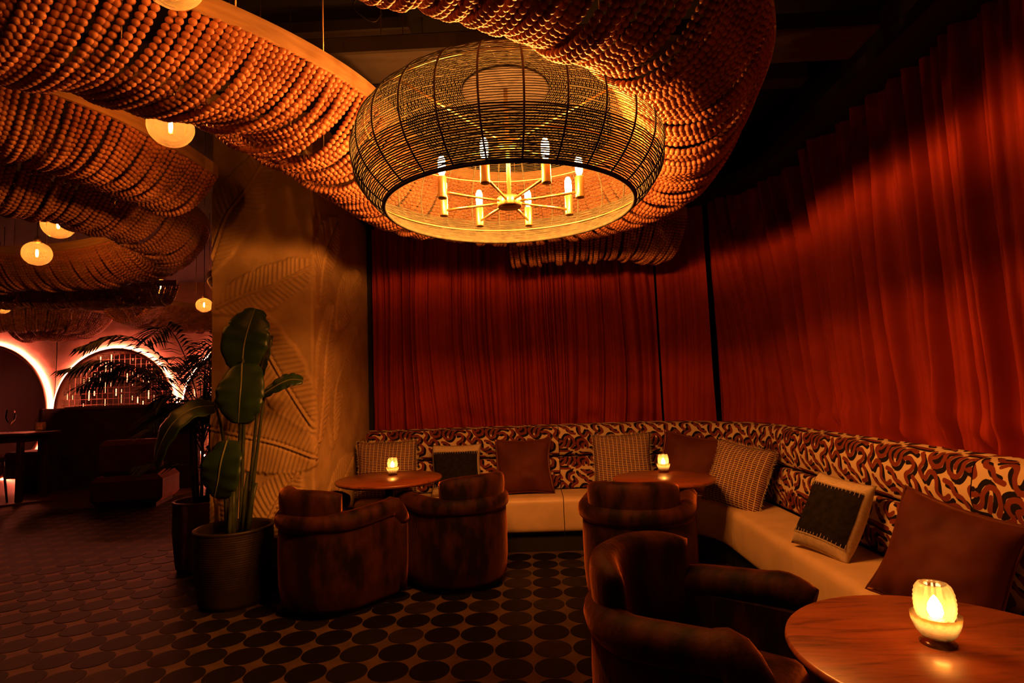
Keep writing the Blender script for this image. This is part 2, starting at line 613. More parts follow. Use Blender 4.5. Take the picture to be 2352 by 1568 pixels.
tv, tf = tile_vf()
tile_meshes = [mesh_data('floor_tile', tv, tf, M_tiles[i], smooth=False) for i in range(4)]
spots = []
for i in range(-34, 8):
    for j in range(-22, 12):
        x, y = TX + i * D, TY - j * D
        if y > 4.88 and x > -1.7:
            continue
        if x > -2.4 and x < -1.55 and y > 4.15:
            continue
        if x > 1.42 and y > 0:
            continue
        if y > 7.6 and x < -5.2:
            continue
        dx, dy = x, y
        u_ = (dx * _r0.x + dy * _r0.y) / (dx * _fw.x + dy * _fw.y + 1e-6)
        if y < 2.35 or u_ < -0.98 or u_ > 0.4:
            continue
        # not under the chairs' plinths / hidden pots: these still get tiles, they are laid everywhere
        spots.append((x, y))
spots.sort(key=lambda p: p[0] ** 2 + p[1] ** 2)
rest = MB()
for k, (x, y) in enumerate(spots):
    ti = int(rng.choice(4, p=[0.42, 0.25, 0.13, 0.2]))
    if k < 298:
        o = bpy.data.objects.new('floor_tile', tile_meshes[ti])
        COL.objects.link(o)
        o.parent = fl
        o.location = (x, y, 0)
    else:
        rest.add(tv[2 * prof_n:] + np.array([x, y, 0]), [tuple(range(prof_n))])
rest.build('floor_tile_field', M_tiles[1], fl, kind='stuff', smooth=False)

# ------------------------------------------------------------------ relief pillar
PX0, PX1, PY0, PY1 = -2.37, -1.60, 4.20, 5.66
FW = PX1 - PX0


def leaf_relief(U, Z, pts, wid, amp, ribs, tilt=0.55, seed=0):
    """height of one pressed banana leaf on the (u,z) sheet"""
    P = catmull(pts, 10)
    d2 = np.full(U.shape, 1e9)
    tt = np.zeros(U.shape)
    sd = np.zeros(U.shape)
    L = np.r_[0, np.cumsum(np.linalg.norm(np.diff(P, axis=0), axis=1))]
    for a, b, l0, l1 in zip(P[:-1], P[1:], L[:-1], L[1:]):
        e = b - a
        ee = e @ e + 1e-9
        t = np.clip(((U - a[0]) * e[0] + (Z - a[1]) * e[1]) / ee, 0, 1)
        px, pz = U - a[0] - t * e[0], Z - a[1] - t * e[1]
        q = px ** 2 + pz ** 2
        mk_ = q < d2
        d2 = np.where(mk_, q, d2)
        tt = np.where(mk_, (l0 + t * (l1 - l0)) / L[-1], tt)
        sd = np.where(mk_, np.sign(e[0] * pz - e[1] * px), sd)
    d = np.sqrt(d2)
    prof = np.clip(np.sin(PI * np.clip(tt * 0.94 + 0.04, 0, 1)), 0, 1) ** 0.55
    edge = wid * prof * (1 + 0.10 * (vnoise(tt * 14, seed=seed) - 0.5) + 0.06 * (vnoise(tt * 40, sd * 3 + 5, seed=seed + 1) - .5))
    inside = np.clip((edge - d) / 0.012, 0, 1)
    phase = (tt * L[-1] - tilt * d) * ribs
    rib = 0.5 + 0.5 * np.sin(phase * 2 * PI + 3 * vnoise(phase * 0.35, sd + 4, seed=seed + 2))
    h = amp * inside * (0.7 + 0.55 * rib * np.clip(d / 0.02, 0, 1)) + amp * 0.9 * np.exp(-(d / 0.008) ** 2) * (inside > 0) - amp * 0.8 * np.exp(-((d - 0.016) / 0.007) ** 2) * (inside > 0)
    rim = np.exp(-((d - edge) / 0.008) ** 2) * (prof > 0.05)
    return h + amp * 0.5 * rim, inside


def pillar():
    t = thing('relief_pillar', 'tan plaster pillar pressed with large banana leaf reliefs beside the curtains', 'pillar', (PX0 + FW / 2, (PY0 + PY1) / 2, 0))
    us = np.arange(0, FW + (PY1 - PY0) + 0.004, 0.0085)
    zs = np.arange(0.13, CEIL - 0.01, 0.0085)
    U, Z = np.meshgrid(us, zs, indexing='ij')
    H = 0.006 * (vnoise(U * 5, Z * 5, 3) - .5) + 0.004 * (vnoise(U * 18, Z * 18, 4) - .5) + 0.0015 * (vnoise(U * 70, Z * 14, 5) - .5)
    u = lambda X: X - PX0
    v = lambda Y: FW + (Y - PY0)
    leaves = [
        ([(u(-2.40), 2.36), (u(-2.265), 2.748), (u(-2.103), 2.966), (u(-1.93), 3.25)], 0.20, 0.014, 26, .6, 1),
        ([(u(-2.33), 2.05), (u(-2.128), 2.135), (u(-1.948), 2.187), (u(-1.56), 2.36)], 0.165, 0.016, 26, .5, 2),
        ([(u(-2.10), 2.02), (u(-1.90), 1.62), (u(-1.732), 1.333), (u(-1.60), 1.13)], 0.20, 0.017, 24, .4, 3),
        ([(u(-2.42), 1.16), (u(-2.125), 1.084), (u(-1.864), 1.017), (u(-1.57), 0.90)], 0.24, 0.016, 30, .1, 4),
        ([(u(-2.08), 0.14), (u(-1.962), 0.42), (u(-1.86), 0.62), (u(-1.72), 0.80)], 0.19, 0.016, 26, .6, 5),
        ([(u(-2.40), 0.95), (u(-2.32), 0.60), (u(-2.28), 0.25)], 0.15, 0.014, 26, .5, 12),
        ([(v(4.26), 1.02), (v(4.36), 1.35), (v(4.44), 1.75), (v(4.60), 2.10)], 0.16, 0.020, 24, .7, 6),
        ([(v(4.60), 1.0), (v(4.64), 1.40), (v(4.90), 1.68), (v(5.22), 1.95)], 0.20, 0.018, 22, .6, 7),
        ([(v(4.75), 1.98), (v(5.0), 2.22), (v(5.4), 2.5)], 0.20, 0.018, 22, .5, 8),
        ([(v(4.30), 2.10), (v(4.42), 2.45), (v(4.75), 2.85)], 0.20, 0.018, 22, .6, 9),
        ([(v(4.4), 0.25), (v(4.7), 0.55), (v(5.1), 0.8)], 0.2, 0.012, 20, .5, 10),
    ]
    for pts, wd, amp, rb, tl, sd in leaves:
        h, ins = leaf_relief(U, Z, pts, wd, amp, rb, tl, sd)
        H = np.maximum(H, h + H * 0.3 * (ins > 0)) if True else H
    R = 0.02
    # sheet wraps the corner with a small radius
    X = np.where(U < FW, PX0 + U, PX1)
    Y = np.where(U < FW, PY0, PY0 + (U - FW))
    nx = np.clip((U - (FW - R)) / (2 * R), 0, 1)
    ang_ = nx * PI / 2
    nX, nY = np.sin(ang_), -np.cos(ang_)
    corner = (U > FW - R) & (U < FW + R)
    cX, cY = PX1 - R, PY0 + R
    X = np.where(corner, cX + R * nX, X)
    Y = np.where(corner, cY + R * nY, Y)
    V = np.stack([X + nX * H, Y + nY * H, Z], -1).reshape(-1, 3)
    mk('relief_skin', V, grid_faces(len(us), len(zs)), M_plaster, t)
    m = MB()
    m.add(*box(PX0, PX1 - 0.03, PY0 + 0.03, PY1, 0.13, CEIL))
    m.build('core', M_plaster, t, smooth=False)
    m = MB()
    m.add(*box(PX0 + 0.02, PX1 - 0.04, PY0 + 0.035, PY1, 0, 0.13))
    m.build('plinth', M_dark, t, smooth=False)
    return t


pillar()


# ------------------------------------------------------------------ curtains
def curtain(name, label, s0, s1, seed, amp=0.042, lean=0.0, zb=0.86, zt=3.03, wid=(0.05, 0.15), r0=1.215):
    ds = 0.006
    r2 = np.random.default_rng(seed)
    s = np.arange(s0, s1, ds)
    z = np.concatenate([np.linspace(zb, 1.4, 40), np.linspace(1.4, zt, 46)[1:]])
    Sg, Zg = np.meshgrid(s, z, indexing='ij')
    low = np.clip((1.65 - Zg) / 0.75, 0, 1)
    # folds wander slowly with height and lean where the cloth is pulled aside
    warp = Sg + (vnoise(Sg * 1.3, Zg * 0.5, seed) - .5) * 0.20 + (vnoise(Sg * 4.0, Zg * 0.9, seed + 1) - .5) * 0.05 + lean * (Zg - 1.6) * (vnoise(Sg * 0.8, seed=seed + 2) - 0.25)
    # hanging folds: rounded fronts with dark recesses between them
    h = np.zeros_like(Sg)
    for lvl, (w0, w1, a) in enumerate(((wid[0], wid[1], 1.0), (wid[0] * .35, wid[1] * .45, 0.34), (wid[1] * 1.6, wid[1] * 3.0, 0.40))):
        b = np.cumsum(np.r_[s0 - 0.6, w0 + (w1 - w0) * r2.random(int((s1 - s0 + 1.2) / (w0 + (w1 - w0) * .38)) + 10) ** 1.6])
        k = np.interp(warp + (vnoise(warp * 3, Zg * .6, seed + 11 + lvl) - .5) * 0.04, b, np.arange(len(b)))
        ki = np.floor(k).astype(int)
        fr = k - ki
        dep = r2.uniform(0.30, 1.0, len(b) + 2)[ki] * (0.6 + 0.4 * vnoise(ki * 2.3, Zg * 0.9 + ki * .37, seed + 41 + lvl))
        ex = r2.uniform(0.65, 1.5, len(b) + 2)[ki]
        if lvl == 0:
            q = dep * np.abs(np.sin(PI * fr ** ex)) ** (0.8 + 0.9 * vnoise(ki * 1.9 + .5, Zg * .5, seed + 31))
        else:
            q = dep * np.abs(np.sin(PI * fr)) ** (0.7 if lvl == 1 else 1.0)
        h += a * q * (1 - (0.5 if lvl == 1 else 0.1) * low)
    # cloth gathers and slumps on the backrest
    h += low ** 3 * 0.9 * (vnoise(warp * 7, Zg * 9 + warp * 3, seed + 6) - .5)
    edge = np.clip(np.minimum(Sg - s0, s1 - Sg) / 0.05, 0, 1)
    r = r0 - amp * h * (0.3 + 0.7 * edge)
    r = np.maximum(r, 1.098)
    x, y = wall_path(Sg, r)
    V = np.stack([x, y, Zg], -1).reshape(-1, 3)
    o = mk(name, V, grid_faces(len(s), len(z)), M_curtain)
    return tag(o, label, 'curtain', 'red velvet curtains around the niche')


curtain('curtain', 'long red velvet curtain behind the bench and the hanging lamp, next to the pillar', 0.03, 2.70, 21, amp=0.145, r0=1.375, wid=(0.05, 0.16))
curtain('curtain', 'narrow dark red velvet curtain in the corner behind the rust cushion and round table', 2.715, 3.055, 33, amp=0.085, r0=1.37, wid=(0.07, 0.15))
curtain('curtain', 'tall red velvet curtain with deep leaning folds above the right-hand bench', 3.085, 7.1, 47, amp=0.172, lean=0.26, wid=(0.06, 0.23), r0=1.40)

# ------------------------------------------------------------------ banquette
STROKES = [
    [(.03, .66), (.05, .53), (.14, .46), (.24, .49), (.26, .58), (.22, .66), (.31, .71)],
    [(.40, .66), (.34, .56), (.37, .43), (.48, .39), (.55, .47), (.57, .57), (.66, .63), (.80, .59)],
    [(.46, .73), (.60, .735), (.74, .71), (.92, .70)],
    [(.63, .49), (.73, .50), (.80, .43), (.75, .35), (.67, .30), (.71, .21)],
    [(.02, .30), (.07, .39), (.16, .37), (.20, .28), (.20, .18), (.29, .12), (.38, .17)],
    [(.31, .33), (.42, .30), (.47, .21), (.57, .18), (.62, .10)],
    [(.89, .60), (.96, .50), (.90, .40), (.97, .31)],
    [(.02, .19), (.07, .10), (.17, .06)],
    [(.34, .05), (.46, .08), (.53, .03)],
    [(.74, .07), (.84, .11), (.86, .22), (.80, .29)],
    [(.10, .56), (.155, .58), (.14, .66)],
    [(.45, .49), (.47, .57), (.50, .64)],
]


def stroke_sdf(U, V, flip, shift):
    """distance to the repeating printed strokes"""
    TW, TH = 0.39, 0.29
    u = (U / TW + shift) % 1.0
    vrow = np.floor(V / TH)
    v = (V / TH - vrow) * 0.75
    u = (u + 0.37 * vrow) % 1.0
    if flip:
        u = 1 - u
        v = 0.75 - v
    best = [np.full(U.shape, 9.0), np.full(U.shape, 9.0)]
    for st in STROKES:
        P = catmull([(a, b) for a, b in st], 3)
        for k, (ox, oy) in enumerate(((0, 0), (0.050, -0.043))):
            for wx in (-1, 0, 1):
                for wy in (-0.75, 0, 0.75):
                    Q = P + np.array([wx + ox, wy + oy])
                    if Q[:, 0].max() < -0.06 or Q[:, 0].min() > 1.06 or Q[:, 1].max() < -0.06 or Q[:, 1].min() > 0.81:
                        continue
                    for a, b in zip(Q[:-1], Q[1:]):
                        e = b - a
                        t = np.clip(((u - a[0]) * e[0] + (v - a[1]) * e[1]) / (e @ e + 1e-9), 0, 1)
                        d = (u - a[0] - t * e[0]) ** 2 + (v - a[1] - t * e[1]) ** 2
                        best[k] = np.minimum(best[k], d)
    return np.sqrt(best[0]) * TW - 0.0105, np.sqrt(best[1]) * TW - 0.0115


def sweep_profile(prof, s0, s1, ds, closed=True):
    s = np.linspace(s0, s1, max(2, int((s1 - s0) / ds)))
    prof = np.asarray(prof, float)
    n = len(prof)
    V = []
    for r_, z_ in prof:
        x, y = wall_path(s, r_)
        V.append(np.stack([x, y, np.full_like(x, z_)], -1))
    V = np.stack(V, 1).reshape(-1, 3)
    f = []
    for i in range(len(s) - 1):
        for j in range(n if closed else n - 1):
            k = (j + 1) % n
            f.append((i * n + j, i * n + k, (i + 1) * n + k, (i + 1) * n + j))
    if closed:
        f.append(tuple(range(n - 1, -1, -1)))
        f.append(tuple(range((len(s) - 1) * n, len(s) * n)))
    return V, f, s, n


def dense(prof, d):
    P = np.asarray(prof, float)
    Q, _, _ = resample(P, d)
    return np.vstack([Q, P[-1]])


def round_poly(pts, rad=0.02, k=4):
    """round the corners of an open polyline"""
    P = [np.array(p, float) for p in pts]
    out = [P[0]]
    for a, b, c in zip(P[:-2], P[1:-1], P[2:]):
        d1, d2 = np.linalg.norm(a - b), np.linalg.norm(c - b)
        q = min(rad, d1 * .45, d2 * .45)
        p, r_ = b + (a - b) / d1 * q, b + (c - b) / d2 * q
        for t in np.linspace(0, 1, k):
            out.append((1 - t) ** 2 * p + 2 * t * (1 - t) * b + t * t * r_)
    out.append(P[-1])
    return np.array(out)


def banquette(label, s0, s1, flip, shift):
    xm, ym = wall_path((s0 + s1) / 2, 0.75)
    t = thing('banquette', label, 'bench', (float(xm), float(ym), 0), group='fitted bench sections along the curtains')
    g = 0.003
    V, f, s, n = sweep_profile([(0.63, 0.0), (0.63, 0.165), (1.0, 0.165), (1.0, 0.0)], s0, s1, 0.06)
    mk('plinth', V, f, M_dark, t, smooth=False)
    seat = round_poly([(0.9, 0.165), (0.552, 0.165), (0.545, 0.30), (0.55, 0.455), (0.94, 0.462), (0.94, 0.30)], 0.055, 7)
    V, f, s, n = sweep_profile(seat, s0 + g, s1 - g, 0.04)
    o = sharp(mk('seat_cushion', V, f, M_leather, t), 60)
    for nm, pr in (('lower_back', round_poly([(1.05, 0.45), (0.925, 0.455), (0.905, 0.60), (0.928, 0.735), (1.05, 0.74)], 0.03, 6)),
                   ('upper_back', round_poly([(1.07, 0.742), (0.945, 0.748), (0.915, 0.86), (0.945, 1.005), (1.06, 1.03), (1.09, 0.98), (1.09, 0.742)], 0.035, 7))):
        pr = dense(pr, 0.0095)
        V, f, s, n = sweep_profile(pr, s0 + g, s1 - g, 0.0095)
        o = mk(nm, V, f, M_print, t)
        # print coordinates: along the wall, and along the profile
        Lp = np.r_[0, np.cumsum(np.linalg.norm(np.diff(pr, axis=0), axis=1))] + (0.0 if nm == 'lower_back' else 0.14)
        U = np.repeat(s[:, None], n, 1).ravel()
        W = np.repeat(Lp[None], len(s), 0).ravel()
        a, b_ = stroke_sdf(U, W, flip, shift)
        for an, val in (('rust', a), ('ink', b_)):
            at = o.data.attributes.new(an, 'FLOAT', 'POINT')
            at.data.foreach_set('value', val.astype(np.float32))
        sharp(o, 50)
    return t


banquette('cream bench with patterned back beside the pillar, left of the seam behind the stools', 0.06, 1.81, False, 0.0)
banquette('curved corner section of the cream bench with patterned back', 1.81, 4.03, True, 0.3)
banquette('straight cream bench section under the right-hand curtain, holding the charcoal cushion', 4.03, 5.76, False, 0.55)
banquette('nearest bench section at the right edge, shaded behind the rust cushion', 5.76, 7.3, True, 0.15)


# ------------------------------------------------------------------ cushions
def pillow_vf(w_, h_, th, n=26, ear=0.055, seed=0, wr=0.006):
    q = np.linspace(-1, 1, n)
    U, V = np.meshgrid(q, q, indexing='ij')
    x = w_ / 2 * U * (1 - ear * (1 - V ** 2)) + 0.006 * np.sin(V * 3 + seed)
    z = h_ / 2 * V * (1 - ear * (1 - U ** 2))
    t = th / 2 * np.clip((1 - np.abs(U) ** 3.2) * (1 - np.abs(V) ** 3.2), 0, 1) ** 0.62
    wn = wr * (vnoise(U * 4 + 7, V * 4 + 3, seed) - .5) * 2 * (t / (th / 2)) ** .5
    wn += wr * 0.8 * np.sin(U * 18 + 6 * vnoise(U * 2, V * 3, seed + 1)) * np.clip(np.abs(V) - .35, 0, 1) * (np.abs(U) < .97) * (t > 0)
    F = np.stack([x, -t - wn * (t > 0), z], -1)
    B = np.stack([x, t, z], -1)
    return U, V, F, B


def cushion(kind, label, loc, rot, w_=0.5, h_=0.5, th=0.17, seed=1):
    cat = 'cushion'
    name = {'woven': 'woven_cushion', 'dark': 'felt_cushion', 'rust': 'velvet_cushion'}[kind]
    t = thing(name, label, cat, loc, group='cushions on the fitted bench')
    t.rotation_euler = rot
    n = 26
    U, V, F, B = pillow_vf(w_, h_, th, n, ear=0.095 if kind == 'rust' else 0.06, seed=seed, wr=0.009 if kind == 'rust' else 0.006)
    m = {'woven': M_woven, 'dark': M_linen, 'rust': M_rust}[kind]
    verts = np.concatenate([F.reshape(-1, 3), B.reshape(-1, 3)])
    ff = [(a, b, c, d) for a, b, c, d in grid_faces(n, n)]
    fb = [(d, c, b, a) for a, b, c, d in grid_faces(n, n, off=n * n)]
    o = mk('cover', verts, ff + fb, m, t, local=True)
    bm = bmesh.new()
    bm.from_mesh(o.data)
    bmesh.ops.remove_doubles(bm, verts=bm.verts, dist=1e-5)
    bmesh.ops.recalc_face_normals(bm, faces=bm.faces)
    bm.to_mesh(o.data)
    bm.free()
    rim = np.concatenate([F[:, 0], F[-1, 1:], F[::-1, -1][1:], F[0, ::-1][1:-1]])
    if kind == 'rust':
        mk('piping', *tube(rim, 0.0055, 6, closed=True), M_rust, t, local=True)
    if kind == 'woven':
        mb = MB()
        r2 = np.random.default_rng(seed)
        P, _, _ = resample(np.vstack([rim, rim[:1]]), 0.006)
        for p in P:
            out = np.array([p[0] / w_, 0, p[2] / h_])
            out[np.argmin(np.abs(out[[0, 2]])) * 2] *= 0.35
            out /= np.linalg.norm(out) + 1e-9
            e = p + out * r2.uniform(.012, .024) + r2.normal(0, .005, 3)
            d = np.array([0.0016, 0.0, 0.0016])
            mb.add([p - d, p + d, e + d * .4, p + np.array([0, .003, 0])], [(0, 1, 2), (1, 3, 2), (3, 0, 2)])
        mb.build('fringe', M_linen, t, local=True, kind='stuff', smooth=False)
    if kind == 'dark':
        k0, k1 = 4, n - 4
        P = F[1:-1, k0:k1].copy()
        P[..., 1] -= 0.004
        mk('felt_panel', P.reshape(-1, 3), grid_faces(n - 2, k1 - k0), M_charcoal, t, local=True)
        mb = MB()
        for kk, sg_ in ((k0, 1), (k1 - 1, -1)):
            L, _, _ = resample(F[1:-1, kk], 0.021)
            for p in L:
                a = p + np.array([0, -.007, -0.006 * sg_])
                b = p + np.array([0, -.007, 0.022 * sg_])
                mb.add(*tube([a, b], 0.0016, 5))
            mb.add(*tube(F[1:-1, kk] + np.array([0, -.007, -0.006 * sg_]), 0.0014, 5))
        mb.build('stitching', M_linen, t, local=True, kind='stuff')
    return t


R_ = math.radians
cushion('woven', 'fringed woven cushion nearest the pillar behind the left-hand round table', (-1.27, 5.03, 0.70), (R_(-14), 0, R_(4)), 0.53, 0.50, seed=2)
cushion('dark', 'charcoal felt cushion with pale stitched borders on the back bench', (-0.66, 5.03, 0.675), (R_(-16), 0, R_(-2)), 0.44, 0.45, seed=3)
cushion('rust', 'rust velvet cushion upright on the back bench between two armchairs', (-0.07, 5.02, 0.69), (R_(-15), 0, R_(2)), 0.50, 0.48, seed=4)
cushion('woven', 'fringed woven cushion behind the curved-back armchair, left of the corner table', (0.78, 4.96, 0.70), (R_(-16), R_(-2), R_(-6)), 0.50, 0.50, seed=5)
cushion('rust', 'rust velvet cushion in the corner behind the middle round table', (1.30, 4.80, 0.70), (R_(-18), R_(9), R_(-32)), 0.52, 0.48, seed=6)
cushion('woven', 'fringed woven cushion tilted on the corner bench to the right of the middle table', (1.50, 4.26, 0.67), (R_(-22), R_(8), R_(-56)), 0.48, 0.48, seed=7)
cushion('dark', 'charcoal felt cushion slouched on the right-hand bench', (1.55, 3.06, 0.645), (R_(-28), R_(5), R_(-70)), 0.35, 0.42, seed=8)
cushion('rust', 'large rust velvet cushion on the right-hand bench beside the nearest table', (1.56, 2.28, 0.645), (R_(-24), R_(11), R_(-66)), 0.45, 0.46, th=0.19, seed=9)


# ------------------------------------------------------------------ armchairs
def armchair_proto():
    t = thing('tub_armchair', 'x', 'armchair', (0, 0, 0), group='brown velvet tub armchairs')
    RO, YF = 0.335, 0.28

    def upath(r, yf, n=40):
        a = np.linspace(0, PI, n)
        arc = np.stack([r * np.cos(a), -r * np.sin(a)], -1)
        k = np.linspace(yf, 0, 10, endpoint=False)
        right = np.stack([np.full(10, r), k], -1)
        left = np.stack([np.full(10, -r), k[::-1]], -1)
        return np.vstack([right, arc, left])
    # shell: outer and inner wall
    levels = [(RO - 0.02, 0.045), (RO + 0.0, 0.07), (RO + 0.012, 0.20), (RO + 0.015, 0.40), (RO + 0.01, 0.545), (RO - 0.04, 0.57), (RO - 0.09, 0.55), (RO - 0.095, 0.30)]
    V = []
    for r_, z_ in levels:
        p = upath(r_, YF)
        V.append(np.c_[p, np.full(len(p), z_)])
    npnt = len(V[0])
    V = np.array(V)
    f = []
    nl = len(levels)
    for i in range(nl - 1):
        for j in range(npnt - 1):
            f.append((i * npnt + j, i * npnt + j + 1, (i + 1) * npnt + j + 1, (i + 1) * npnt + j))
    f.append(tuple(i * npnt for i in range(nl)))
    f.append(tuple(i * npnt + npnt - 1 for i in range(nl - 1, -1, -1)))
    sharp(mk('shell', V.reshape(-1, 3), f, M_velvet, t, local=True), 60)
    # padded roll along arms and back, running down the front of each arm
    p = upath(RO - 0.028, YF - 0.03, 46)
    zz = 0.575 + 0.03 * np.clip((p[:, 1] + 0.1) / 0.35, 0, 1)
    P = np.c_[p, zz]
    front = [(P[0, 0], YF + 0.035, zz[0] - 0.03), (P[0, 0], YF + 0.045, zz[0] - 0.10)]
    back = [(P[-1, 0], YF + 0.035, zz[-1] - 0.03), (P[-1, 0], YF + 0.045, zz[-1] - 0.10)]
    path = np.vstack([front[::-1], P, back])
    path = catmull(path[::2], 3)
    m = len(path)
    rad = 0.062 + 0.006 * vnoise(np.linspace(0, 14, m), seed=5)
    rad[:3] *= (0.8, 0.92, 0.98)
    rad[-3:] *= (0.98, 0.92, 0.8)
    mk('arm_roll', *tube(path, rad, 14), M_velvet, t, local=True)
    for sx in (1, -1):
        x = sx * (RO - 0.035)
        v, ff = tube([(x, YF + 0.02, 0.06), (x, YF + 0.028, 0.25), (x, YF + 0.03, 0.46), (x, YF + 0.035, 0.53)], [0.05, 0.053, 0.055, 0.05], 14)
        mk('arm_front', v, ff, M_velvet, t, local=True)
    # head pad
    n1, n2 = 30, 20
    a = np.linspace(-1, 1, n1)
    b = np.linspace(-1, 1, n2)
    A, Bq = np.meshgrid(a, b, indexing='ij')
    th = 0.056 * np.clip((1 - np.abs(A) ** 5) * (1 - np.abs(Bq) ** 5), 0, 1) ** 0.45
    zc = 0.60 + 0.185 * Bq * (1 - 0.16 * np.abs(A) ** 4) - 0.01 * np.abs(A) ** 3
    an = A * R_(66)
    vs = []
    for sgn in (1, -1):
        rr = 0.272 + sgn * th + 0.03 * (Bq * 0.5 + 0.3)
        vs.append(np.stack([rr * np.sin(an), -rr * np.cos(an), zc], -1).reshape(-1, 3))
    ff = grid_faces(n1, n2)
    fb = [(d, c, b_, a_) for a_, b_, c, d in grid_faces(n1, n2, off=n1 * n2)]
    o = mk('head_pad', np.concatenate(vs), ff + fb, M_velvet, t, local=True)
    bm = bmesh.new()
    bm.from_mesh(o.data)
    bmesh.ops.remove_doubles(bm, verts=bm.verts, dist=1e-5)
    bmesh.ops.recalc_face_normals(bm, faces=bm.faces)
    bm.to_mesh(o.data)
    bm.free()
    # seat cushion: D shape with rounded edge
    k = []
    aa = np.linspace(0, PI, 30)
    rs = 0.235
    base = np.vstack([np.stack([rs * np.cos(aa), -rs * np.sin(aa) - 0.0], -1), [(-rs, 0.28), (-rs + .03, .31), (rs - .03, .31), (rs, 0.28)]])
    lv = [(0.9, 0.27), (0.985, 0.29), (1.0, 0.33), (0.99, 0.375), (0.94, 0.405), (0.8, 0.42), (0.45, 0.428)]
    V = np.concatenate([np.c_[base * s_ + np.array([0, .04 * (1 - s_)]), np.full(len(base), z_)] for s_, z_ in lv])
    nb = len(base)
    f = []
    for i in range(len(lv) - 1):
        for j in range(nb):
            f.append((i * nb + j, i * nb + (j + 1) % nb, (i + 1) * nb + (j + 1) % nb, (i + 1) * nb + j))
    f.append(tuple(range(nb - 1, -1, -1)))
    f.append(tuple(range((len(lv) - 1) * nb, len(lv) * nb)))
    mk('seat_cushion', V, f, M_velvet, t, local=True)
    # recessed dark plinth
    base = np.vstack([np.stack([.29 * np.cos(aa), -.29 * np.sin(aa)], -1), [(-.29, .25), (.29, .25)]])
    nb = len(base)
    V = np.concatenate([np.c_[base, np.zeros(nb)], np.c_[base, np.full(nb, 0.28)]])
    f = [(j, (j + 1) % nb, nb + (j + 1) % nb, nb + j) for j in range(nb)] + [tuple(range(nb - 1, -1, -1)), tuple(range(nb, 2 * nb))]
    mk('plinth', V, f, M_dark, t, local=True, smooth=False)
    return t


chair0 = armchair_proto()


def face(dx, dy):
    return math.atan2(dy, dx) - PI / 2


CH = [((-1.335, 3.85), face(0.60, 0.80), 'brown velvet tub armchair in front of the pillar, seen from behind, nearest the plant pots'),
      ((-0.545, 4.21), face(-0.72, 0.69), 'brown velvet tub armchair in the middle with its back to the bare floor'),
      ((0.66, 3.74), face(0.30, 0.95), 'brown velvet tub armchair drawn up to the corner table, half hidden by the nearest chair'),
      ((0.53, 2.045), face(0.78, -0.62), 'nearest brown velvet tub armchair, turned towards the table at bottom right')]
for i, (p, rz, lab) in enumerate(CH):
    o = chair0 if i == 0 else copy_tree(chair0)
    o.location = (p[0], p[1], 0)
    o.rotation_euler = (0, 0, rz)
    o['label'] = lab


# ------------------------------------------------------------------ tables and candles
def table(label, x, y, z, r, base_r):
    t = thing('round_table', label, 'table', (x, y, 0), group='round walnut tables')
    pr = [(0.0, z - 0.028), (r - 0.022, z - 0.028), (r - 0.006, z - 0.022), (r, z - 0.012), (r - 0.002, z - 0.004), (r - 0.006, z), (0.0, z)]
    sharp(mk('tabletop', *lathe(pr, 72), M_table, t, local=True), 50)
    mk('pole', *lathe([(0.04, 0.012), (0.034, 0.03), (0.034, z - 0.06), (0.10, z - 0.045), (0.10, z - 0.029)], 24), M_iron, t, local=True)
    mk('base_plate', *lathe([(base_r, 0.0), (base_r, 0.010), (0.045, 0.016), (0.0, 0.016)], 36), M_iron, t, local=True)
    return t


table('round walnut table with a candle by the pillar, in front of the woven cushion', -1.09, 4.38, 0.72, 0.40, 0.14)
table('round walnut table with a candle at the bench corner', 0.94, 4.18, 0.69, 0.36, 0.13)
table('nearest round walnut table, cut off at the bottom right', 0.935, 1.358, 0.74, 0.349, 0.19)


def votive(label, x, y, z):
    t = thing('candle_holder', label, 'candle', (x, y, z), group='glowing glass candle holders')
    n = 56
    # footed bowl
    pr = [(0.0, 0.0), (0.036, 0.0), (0.037, 0.004), (0.022, 0.008), (0.018, 0.012), (0.032, 0.018), (0.041, 0.030), (0.047, 0.052), (0.051, 0.066), (0.048, 0.066), (0.044, 0.052), (0.036, 0.032), (0.0, 0.020)]
    v, f = lathe(pr, n, cap=False)
    a = np.arctan2(v[:, 1], v[:, 0])
    k = 1 + 0.06 * np.cos(a * 14) * ((v[:, 2] > .03) & (v[:, 2] < .064))
    v[:, :2] *= k[:, None]
    mk('glass_bowl', v, f, M_votive, t, local=True)
    pr = [(0.036, 0.060), (0.040, 0.075), (0.041, 0.095), (0.039, 0.115), (0.035, 0.130), (0.027, 0.137), (0.024, 0.136), (0.032, 0.127), (0.036, 0.112), (0.0375, 0.095), (0.036, 0.075), (0.032, 0.062)]
    pr = dense(pr, 0.005)
    v, f = lathe(pr, n, cap=False)
    a = np.arctan2(v[:, 1], v[:, 0])
    k = 1 + 0.055 * np.cos(a * 12 + np.round(v[:, 2] / 0.0095) * PI) * np.cos(v[:, 2] / 0.0095 * PI)
    v[:, :2] *= k[:, None]
    mk('glass_chimney', v, f, M_votive, t, local=True)
    mk('candle', *lathe([(0.0, 0.028), (0.02, 0.028), (0.021, 0.05), (0.018, 0.056), (0.0, 0.054)], 16), M_wax, t, local=True)
    mk('flame', *lathe([(0.0, 0.056), (0.012, 0.061), (0.0165, 0.072), (0.014, 0.088), (0.007, 0.102), (0.0, 0.110)], 8), M_flame, t, local=True)
    return t


votive('glowing glass candle holder on the table by the pillar', -1.10, 4.53, 0.72)
votive('glowing glass candle holder on the corner table', 1.0, 4.42, 0.69)
votive('large-looking glowing glass candle holder on the nearest table', 0.92, 1.392, 0.74)


# ------------------------------------------------------------------ chandelier
CX, CY, CZ = -0.055, 2.53, 2.40
CA, CB = 0.695, 0.36


